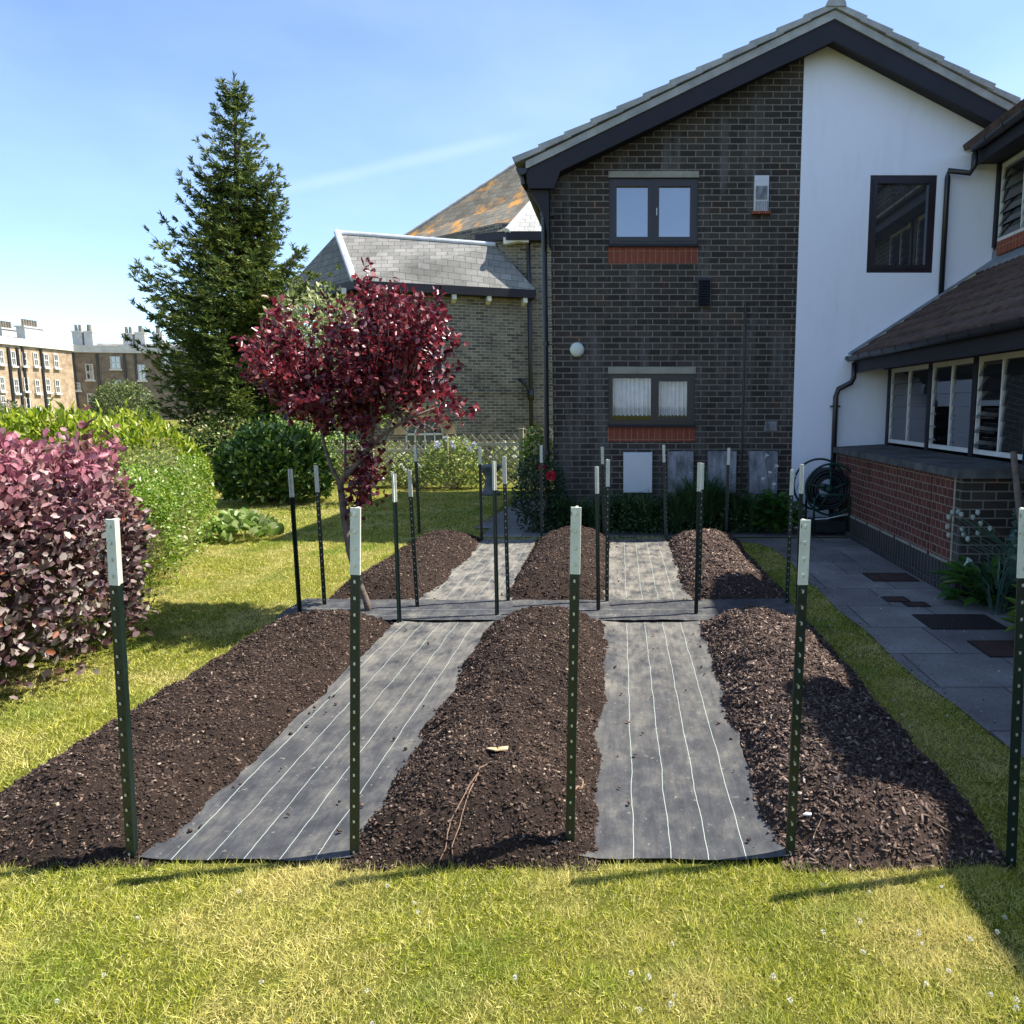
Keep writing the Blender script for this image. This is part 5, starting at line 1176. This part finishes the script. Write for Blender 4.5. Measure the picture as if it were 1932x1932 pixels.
# dark red tree
RT = gr(698, 1160); rt = empty('red_leaved_tree', RT, 'small leaning tree with dark red leaves beside the left beds', 'tree')
YT = RT.y
def tp(u, v, dy=0): return at(u, v, YT + dy)
mb = MB(); F0 = tp(642, 914)
mb.tube([RT - Vector((0, 0, .02)), tp(690, 1130), tp(672, 1085), tp(660, 1040), tp(650, 980), F0], [.030, .026, .026, .028, .028, .026], 8)
mb.tube([F0, tp(625, 880, .03), tp(612, 840, .06), tp(603, 790, .1), tp(590, 730, .1)], [.018, .015, .013, .011, .008], 7)
mb.tube([F0, tp(655, 895, -.02), tp(680, 868, -.05), tp(697, 845, -.06), tp(706, 800, -.08), tp(700, 740, -.05)], [.022, .021, .019, .018, .014, .010], 7)
mb.tube([tp(697, 845, -.06), tp(730, 815, -.1), tp(770, 790, -.15), tp(820, 770, -.15)], [.014, .012, .010, .007], 6)
mb.tube([tp(651, 900), tp(652, 850, .15), tp(650, 790, .2), tp(655, 740, .2)], [.012, .010, .009, .007], 6)
mb.build('trunk', M['bark'], rt, smooth=True)
tips = [(452, 638), (455, 702), (518, 560), (536, 575), (560, 610), (690, 495), (700, 520), (738, 530), (756, 545), (790, 548), (834, 550), (838, 580), (868, 630), (862, 690), (898, 772), (868, 760), (850, 802), (845, 770), (480, 660), (500, 600), (470, 700), (620, 565), (650, 560), (585, 580), (810, 620), (825, 650), (790, 800), (560, 790), (540, 760), (500, 740)]
poly = [(455, 640), (500, 610), (520, 568), (545, 620), (600, 650), (640, 590), (668, 560), (690, 508), (712, 548), (740, 538), (765, 565), (790, 555), (812, 585), (835, 560), (848, 610), (822, 660), (806, 690), (845, 712), (880, 768), (840, 800), (755, 790), (650, 805), (565, 800), (505, 745), (470, 690)]
def inside(u, v):
    c = False; j = len(poly) - 1
    for i in range(len(poly)):
        if (poly[i][1] > v) != (poly[j][1] > v) and u < (poly[j][0] - poly[i][0]) * (v - poly[i][1]) / (poly[j][1] - poly[i][1]) + poly[i][0]: c = not c
        j = i
    return c
g = random.Random(9)
while len(tips) < 200:
    u, v = g.uniform(450, 890), g.uniform(500, 810)
    if inside(u, v): tips.append((u, v))
LP, LD, LN = [], [], []; mbb = MB(); src = [(606, 800, .08), (700, 790, -.06), (655, 780, .18), (735, 775, -.12), (700, 745, -.05), (592, 735, .1)]
for i, (u, v) in enumerate(tips):
    s_ = min(src, key=lambda q: abs(q[0] - u) * 1.2 + abs(q[1] - v) * .25 + g.uniform(0, 40)); dy = g.uniform(-.62, .62) if i >= 30 else g.uniform(-.25, .25)
    a = tp(s_[0], s_[1], s_[2]); b = tp(u, v, dy); mid = (a + b) / 2 + Vector((g.uniform(-.04, .04), dy * .2, -.06 if v > 700 else .0)) + Vector(((b.x - a.x) * .12, 0, -.05))
    mbb.tube([a, mid, b], [.006, .0035, .0018], 4, caps=False)
    L_ = (b - a).length; n = int(L_ / .0125) + 12
    for k in range(n):
        s = .22 + .78 * (k / n) ** .8; p = a * (1 - s) ** 2 + mid * 2 * s * (1 - s) + b * s * s; p2 = (b - a).normalized()
        pj = p + Vector((g.gauss(0, .026), g.gauss(0, .026), g.gauss(0, .026)))
        if pj.z < 1.66 and -1.72 < pj.x < -1.28 and g.random() < .85: continue
        LP.append(tuple(pj)); dr = Vector((g.gauss(0, 1), g.gauss(0, 1), g.gauss(0, 1) + .1)).normalized() + p2 * .6; LD.append(tuple(dr)); LN.append((g.gauss(.3, .7), g.gauss(-.2, .7), g.gauss(.5, .7)))
nb_ = 0
while nb_ < 1000:                                                    # short side shoots filling the crown
    u, v = g.uniform(450, 890), g.uniform(500, 815)
    if not inside(u, v) or (u > 755 and v > 775): continue
    if noise.noise(Vector((u * .024, v * .024, 3))) < -.02: continue
    p = tp(u, v, g.uniform(-.55, .55)); nb_ += 1
    LP.append(tuple(p)); LD.append((g.gauss(0, 1), g.gauss(0, 1), g.gauss(0, 1))); LN.append((g.gauss(.3, .7), g.gauss(-.2, .7), g.gauss(.5, .7)))
for _ in range(420):                                                 # low shoots round the trunk
    u, v = g.gauss(690, 17), g.gauss(885, 28); LP.append(tuple(tp(u, v, g.uniform(-.15, .15)))); LD.append((g.gauss(0, 1), g.gauss(0, 1), g.gauss(0, 1))); LN.append((g.gauss(0, 1), g.gauss(0, 1), g.gauss(.5, 1)))
for _ in range(110):
    u = g.gauss(668, 10); v = g.uniform(920, 990); LP.append(tuple(tp(u, v, g.uniform(-.1, .1)))); LD.append((g.gauss(0, 1), g.gauss(0, 1), g.gauss(0, 1))); LN.append((g.gauss(0, 1), g.gauss(0, 1), g.gauss(.5, 1)))
mbb.tube([tp(672, 960), tp(680, 900, .05), tp(690, 850)], .005, 4); mbb.build('branches', M['bark'], rt, smooth=True)
n = len(LP); leaves('leaves', LP, LD, LN, rng.uniform(.030, .062, n), rng.uniform(.022, .042, n), M['prunus'], rt, 'oval'); print('red leaves', n)
# pale-leaved tree behind it
pt = gr(690, 950); vt_ = empty('pale_leaved_tree', pt, 'pale green leaved small tree standing behind the red leaved tree', 'tree')
def vp(u, v, dy=0): return at(u, v, pt.y + dy)
mb = MB(); mb.tube([pt, vp(690, 880), vp(688, 840)], [.11, .09, .08], 9)
mb.tube([vp(688, 842), vp(672, 800), vp(665, 740), vp(640, 680)], [.06, .05, .04, .02], 7); mb.tube([vp(688, 842), vp(700, 790), vp(715, 740), vp(720, 690)], [.06, .045, .03, .02], 7)
mb.tube([vp(690, 850), vp(725, 830), vp(738, 800), vp(742, 780)], [.045, .035, .03, .02], 7); mb.build('trunk', M['bark_pale'], vt_, smooth=True)
cc = vp(600, 650); P1, o1 = lump_shell(1700, cc, (.85, .7, .95), .6, seed=31, low=-.9); leafset('leaves', P1, o1, .11, .05, M['pale_leaf'], vt_, 'lance')
cc = vp(690, 760); P1, o1 = lump_shell(900, cc, (.9, .6, .45), .6, seed=32, low=-.9); leafset('leaves', P1, o1, .10, .05, M['shrub_far'], vt_, 'lance')
# shrubs of the far border
def shrub(u, v, w, h, lab, m, seed, n=1500, L=.06, Wd=.035, flowers=None, y=None, name='flowering_shrub', t='dia'):
    c = gr(u, v); y = y or c.y; x = at(u, 768, y).x; s = empty(name, (x, y, 0), lab, 'shrub')
    P1, o1 = lump_shell(n, (x, y, h * .5), (w, w * .7, h * .55), .5, seed=seed, low=-.9); leafset('leaves', P1, o1, L, Wd, m, s, t)
    stems('stems', (x, y, 0), [tuple(p) for p in P1[:25]], .008, M['bark'], s, .05)
    if flowers:
        fm, nf, fs2, zlo = flowers; cand = P1[(P1[:, 2] > zlo) & (P1[:, 1] < y + .1)]; cand = cand[rng.permutation(len(cand))[:nf]]
        for cp in cand:
            dd_ = rdir(18, .3); PP = cp + dd_ * fs2 * .25 + np.array([0, -.06, .03]); leaves('flower', PP, dd_ + rng.normal(0, .4, PP.shape), rng.normal(0, 1, PP.shape), fs2 * .5, fs2 * .4, M[fm], s, 'round')
    return s
shrub(855, 922, .62, .95, 'leafy shrub with pale blue flowers before the trellis', M['shrub_far'], 41, 3000, flowers=('petal_blue', 12, .08, .75))
shrub(770, 918, .55, .62, 'low shrub with small white flowers left of the blue flowered one', M['shrub_far'], 42, 2200, flowers=('petal_white', 46, .05, .2))
shrub(735, 905, .42, .75, 'grassy pale green border clump behind the pale leaved tree', M['shrub_far'], 43, 1600, L=.16, Wd=.012)
shrub(590, 925, .32, .50, 'yellow green clump at the right foot of the dark laurel bush', M['laurel'], 44, 1500, L=.07, Wd=.03)
shrub(622, 912, .45, .55, 'small mixed border shrub left of the red tree trunk', M['shrub_far'], 45, 1600)
shrub(955, 905, .40, .82, 'white rose bush right of the stone urn', M['shrub_far'], 46, 1500, flowers=('petal_white', 24, .08, .4))
shrub(1012, 900, .30, 1.25, 'tall golden green shrub by the house corner fence', M['hedge'], 47, 1800, y=13.4)
shrub(560, 850, .65, 1.35, 'dark ivy covered shrub growing in front of the lattice', M['laurel_dark'], 48, 2600, y=14.6, L=.07, Wd=.05)
shrub(505, 800, 2.0, 1.35, 'dark shadowy bushes under the spruce tree', M['laurel_dark'], 49, 6500, y=16.0, L=.10, Wd=.05)
shrub(392, 800, 1.1, 1.45, 'pinkish grey bush beside the spruce foot', M['hedge2'], 50, 1800, y=15.0)
# red rose at the house corner
rs = shrub(1015, 985, .36, .95, 'dark leaved rose bush with two red roses at the house corner', M['rose_leaf'], 51, 2200, L=.05, Wd=.035, y=9.75, name='rose_bush')
for (u, v, r_) in ((1039, 898, .05), (1022, 882, .035)):
    c = at(u, v, 9.45); n = 70; d = rdir(n); leaves('rose_flower', np.array(c) + d * r_ * .5, d + rng.normal(0, .5, (n, 3)), rng.normal(0, 1, (n, 3)), r_ * .9, r_ * .8, M['petal_red'], rs, 'round')

# border in front of the house wall: strap-leaved perennials
def strap_plant(x, y, h, lab, m, n=120, w=.016, spread=.5, name='border_plant', cat='plant', group=None):
    s = empty(name, (x, y, 0), lab, cat, group); a = rng.uniform(0, 6.28, n); r_ = rng.uniform(.0, .10, n); P1 = np.stack([x + r_ * np.cos(a), y + r_ * np.sin(a), rng.uniform(0, h * .55, n)], 1)
    D = np.stack([np.cos(a) * spread, np.sin(a) * spread, rng.uniform(.3, 1.2, n)], 1); leaves('leaves', P1, D, np.stack([-np.cos(a) * .4, -np.sin(a) * .4, np.ones(n)], 1), h * rng.uniform(.35, .75, n), w, m, s, 'blade'); return s
xs_b = np.linspace(-.75, 1.75, 13); labs = ['at the left end beside the rose', 'beside the thin wall cable', 'left of the white meter box', 'below the left edge of the white meter box', 'below the white meter box', 'between the white and first grey meter box', 'below the first grey meter box', 'right of the first grey meter box', 'left of the pale weathered meter box', 'below the pale weathered meter box', 'right of the pale weathered meter box', 'left of the dark weathered meter box', 'below the dark weathered meter box']
for i, x in enumerate(xs_b):
    h = [.55, .48, .46, .52, .60, .52, .48, .62, .82, .88, .70, .54, .56][i]
    strap_plant(x + random.uniform(-.04, .04), 9.72 + random.uniform(-.1, .05), h, 'dark strappy border plant ' + labs[i], M['shade_leaf'], 260, .018, .6, group='dark border plants along the house wall')
P1, o1 = lump_shell(4200, (.5, 9.68, .12), (1.6, .26, .30), .6, seed=61, low=-.5); o = leafset('ground_cover', P1, o1, .05, .022, M['shade_leaf'], None, 'dia'); tag(o, 'low dark foliage filling the border along the house wall', 'ground cover', kind='stuff')
# arum lilies
def arum(x, y, h, n, lab, m, flowers=(), L=.17, seed=1, W2=.09):
    s = empty('arum_lily', (x, y, 0), lab, 'plant'); g = np.random.default_rng(seed); a = g.uniform(0, 6.28, n); r_ = g.random(n) ** .6
    P1 = np.stack([x + .26 * r_ * np.cos(a), y + .18 * r_ * np.sin(a), h * g.uniform(.15, .85, n) * (1 - .35 * r_)], 1); D = np.stack([np.cos(a), np.sin(a), g.uniform(-.3, .8, n)], 1)
    leaves('leaves', P1, D, np.stack([np.cos(a) * .6, np.sin(a) * .6 - .3, np.ones(n)], 1), L * g.uniform(.6, 1.2, n), W2 * g.uniform(.7, 1.1, n), m, s, 'oval')
    mb = MB(); [mb.tube([(x + g.uniform(-.05, .05), y, 0), tuple(p)], .005, 4) for p in P1[:40]]; mb.build('stems', M['lily'], s)
    for (u, v, yy) in flowers:
        c = at(u, v, yy); mb = MB(); mb.lathe((0, 0, 0), [(.003, -.055), (.007, -.025), (.015, .0), (.027, .018)], 10); f = mb.build('flower', M['petal_white'], None, smooth=True); f.parent = s; f.location = Vector(c) - Vector((x, y, 0)); f.rotation_euler = (g.uniform(.2, .7), g.uniform(-.4, .6), 0)
        mb = MB(); mb.tube([c - Vector((0, 0, .07)), (x * .4 + c.x * .6, y, c.z * .5), (x, y, 0)], .004, 4); mb.build('stems', M['lily'], s)
    return s
arum(2.02, 9.62, .62, 210, 'arum lily clump with white flowers beside the hose reel', M['lily'], ((1446, 860, 9.6), (1452, 893, 9.6), (1464, 880, 9.6), (1460, 915, 9.5), (1440, 905, 9.5), (1498, 900, 9.5), (1512, 893, 9.5)))
c_ = gr(1800, 1140); arum(3.0, 6.05, .42, 90, 'arum lily with one white flower at the bay wall corner', M['lily'], ((1827, 1058, 6.0),), .20, 3, .085)
c_ = gr(1925, 1195); arum(3.05, 4.95, .46, 110, 'light green broad leaved plant at the right edge', leafmat('lit_arum_leaves', [(0, (.06, .14, .015)), (1, (.22, .32, .05))]), (), .22, 4, .07)
strap_plant(2.98, 5.80, .48, 'pale grassy clump in front of the bay wall corner', M['bluegreen'], 90, .012, .55)
# opium poppies with seed heads
pp = empty('poppy_plant', (3.30, 5.72, 0), 'blue green poppy with round grey seed heads by the wall', 'plant')
P1, o1 = lump_shell(3400, (3.32, 5.72, .50), (.25, .25, .50), .8, seed=71, low=-.95); leafset('leaves', P1, o1, .075, .045, M['bluegreen'], pp, 'oval', .9)
for (u, v) in ((1790, 976), (1797, 967), (1788, 994), (1818, 1008), (1814, 971), (1808, 966), (1815, 998), (1845, 967), (1836, 976), (1850, 988), (1845, 1006), (1868, 997), (1826, 1017), (1790, 1010)):
    c = at(u, v, 5.6 + random.uniform(-.1, .1)); c = Vector((c.x, c.y, c.z)); mb = MB(); mb.lathe(c, [(.001, -.02), (.012, -.016), (.018, 0), (.014, .014), (.017, .018), (.001, .019)], 10); h_ = mb.build('seed_head', M['poppy_head'], pp, smooth=True)
    mb = MB(); mb.tube([c - Vector((0, 0, .02)), (3.30 * .5 + c.x * .5, 5.68, c.z * .7), (3.30, 5.72, .1)], .0035, 4); mb.build('stem', M['bluegreen'], pp)
mb = MB(); b_ = Vector((3.18, 5.7, 0)); t_ = at(1912, 852, 5.75); mb.tube([b_, (b_ + t_) / 2 + Vector((.01, 0, 0)), t_], [.030, .027, .024], 9); tag(mb.build('wooden_stake', M['bark'], None, smooth=True), 'rough grey wooden stake leaning against the bay corner', 'stake')

# ------------------------------------------------------------------ grass
def blocked(x, y):
    b = np.zeros(len(x), bool)
    b |= (x > -2.56) & (x < 1.40) & (y > 2.47) & (y < 9.14)
    ex = 1.77 + 0.014 * np.sin(y * 1.7) + 0.012 * np.sin(y * 5.1) + 0.12 * np.maximum(0, 4.3 - y) - .9 * np.maximum(0, y - 8.4) ** 2
    b |= (x > ex + rng.normal(0, .012, len(x))) & (y < 9.35)
    b |= (x > -1.78) & (y > 9.28) & (y < 9.99); b |= (x > -1.95) & (x < -1.0) & (y > 9.9) & (y < 13.4); b |= (x > -.95) & (y > 9.2)
    return b
GP = []; GL = []; GW = []
for (ya, yb, xa, xb, dens, L, w) in ((.9, 1.7, -1.6, 1.2, 62000, .022, .0021), (1.7, 2.62, -2.4, 1.9, 44000, .022, .0025), (2.62, 4.2, -3.8, -2.5, 17000, .026, .0038), (2.62, 4.5, 1.36, 2.05, 19000, .020, .003), (4.5, 9.3, 1.36, 1.95, 9000, .022, .004), (4.2, 7.0, -4.4, -2.4, 10000, .024, .004), (7.0, 9.3, -5.6, -2.3, 6500, .026, .005), (9.1, 14.5, -7.5, -1.6, 3000, .030, .007)):
    n = int((yb - ya) * (xb - xa) * dens); x = rng.uniform(xa, xb, n); y = rng.uniform(ya, yb, n)
    k = ~blocked(x, y) & (x > -.86 * y - .6) & (x < .58 * y + .5)
    x, y = x[k], y[k]; cl = .9 * np.array([noise.noise(Vector((a * 9, b * 9, 1.0))) for a, b in zip(x, y)]) + .6 * np.array([noise.noise(Vector((a * 31, b * 31, 4.0))) for a, b in zip(x, y)])
    m_ = len(x); GP.append(np.stack([x, y, np.zeros(m_)], 1)); GL.append(L * rng.uniform(.4, 1.5, m_) * np.clip(1 + 1.1 * cl, .35, 2)); GW.append(w * rng.uniform(.7, 1.3, m_))
# taller unmown fringes along bed fronts
n = 2600; x = rng.uniform(-2.7, 1.5, n); GP.append(np.stack([x, 2.46 + rng.normal(0, .018, n), np.zeros(n)], 1)); GL.append(rng.uniform(.02, .05, n)); GW.append(rng.uniform(.002, .003, n))
n = 900; x = rng.uniform(-1.7, .6, n); GP.append(np.stack([x, 9.2 + rng.normal(0, .03, n), np.zeros(n)], 1)); GL.append(rng.uniform(.02, .06, n)); GW.append(rng.uniform(.004, .006, n))
GP = np.concatenate(GP); GL = np.concatenate(GL); GW = np.concatenate(GW); n = len(GP); print('grass', n)
Dg = nrm(np.stack([rng.normal(0, .75, n), rng.normal(0, .75, n), np.full(n, .8)], 1)); Ng = np.stack([rng.normal(0, 1, n), rng.normal(-.8, 1, n), rng.normal(.3, .3, n)], 1)
gm = leafmat('grass_blades', [(0, (.10, .14, .012)), (.2, (.27, .32, .025)), (.6, (.55, .54, .065)), (1, (.86, .78, .34))], .55, .3, .35)
t = NT(gm); g_ = t.n('ShaderNodeNewGeometry'); src_ = t.b.inputs['Base Color'].links[0].from_socket
f1 = t.noise(g_.outputs['Position'], 1.5, 5, .6); cc = t.mix(t.ramp(f1, [(.48, g3(0)), (.62, g3(.6))]), src_, (.86, .72, .32)); cc = t.mix(t.ramp(t.noise(g_.outputs['Position'], 1.1, 4, .6), [(.32, g3(.75)), (.46, g3(0))]), cc, (.20, .33, .035))
t.col(cc)
for nd in t.t.nodes:
    if nd.type == 'BSDF_TRANSLUCENT': t.l(cc, nd.inputs['Color'])
o = leaves('grass', GP, Dg, Ng, GL, GW, gm, None, 'tri'); tag(o, 'short mown grass covering the lawn', 'grass', kind='stuff')
# clover heads and buttercups
def heads(n, xr_, yr_, m, name, lab, sz, z=.022):
    x = rng.uniform(*xr_, n); y = rng.uniform(*yr_, n); x = np.clip(x, -.8 * y - .3, .53 * y + .1); dd_ = nrm(rng.normal(0, 1, (n * 46, 3)) + np.array([0, 0, .35])); PP = np.repeat(np.stack([x, y, np.full(n, z)], 1), 46, 0) + dd_ * np.repeat(rng.uniform(.3, .5, n), 46)[:, None] * sz * .6; tag(leaves(name, PP, dd_, rng.normal(0, 1, PP.shape), sz * .30, sz * .16, m, None, 'dia'), lab, 'flowers', kind='stuff')
xq = []
heads(46, (-.3, 1.25), (1.35, 2.2), M['petal_white'], 'clover_flowers', 'white clover heads dotted through the near lawn', .016)
heads(34, (-2.2, 1.2), (1.45, 2.35), M['petal_white'], 'clover_flowers', 'scattered white clover heads across the front lawn', .012)
heads(13, (-1.1, .6), (1.3, 1.8), M['petal_yellow'], 'buttercup_flowers', 'small yellow buttercups in the near lawn', .013)
heads(22, (1.45, 1.75), (3.5, 9), M['petal_white'], 'daisy_flowers', 'tiny white daisies on the narrow lawn strip', .014)
for o in bpy.data.objects:
    if '_f' in o: del o['_f']
n = 260; y = rng.uniform(2.5, 9.0, n); x = rng.uniform(1.9, 2.8, n)
tag(shards(np.stack([x, y, np.full(n, .012)], 1), None, rng.uniform(.002, .007, n), M['petal_white'], None, 'fallen_petals', .3, (1, 2)), 'tiny pale petals and bits littering the dark path', 'debris', kind='stuff')
n = 420; y = rng.uniform(2.5, 9.0, n); x = 1.74 + rng.exponential(.06, n)
tag(shards(np.stack([x, y, np.full(n, .012)], 1), None, rng.uniform(.002, .006, n), M['chip'], None, 'soil_specks', .5, (1, 2)), 'soil specks along the lawn edge of the path', 'soil', kind='stuff')
print('objects', len(bpy.data.objects))
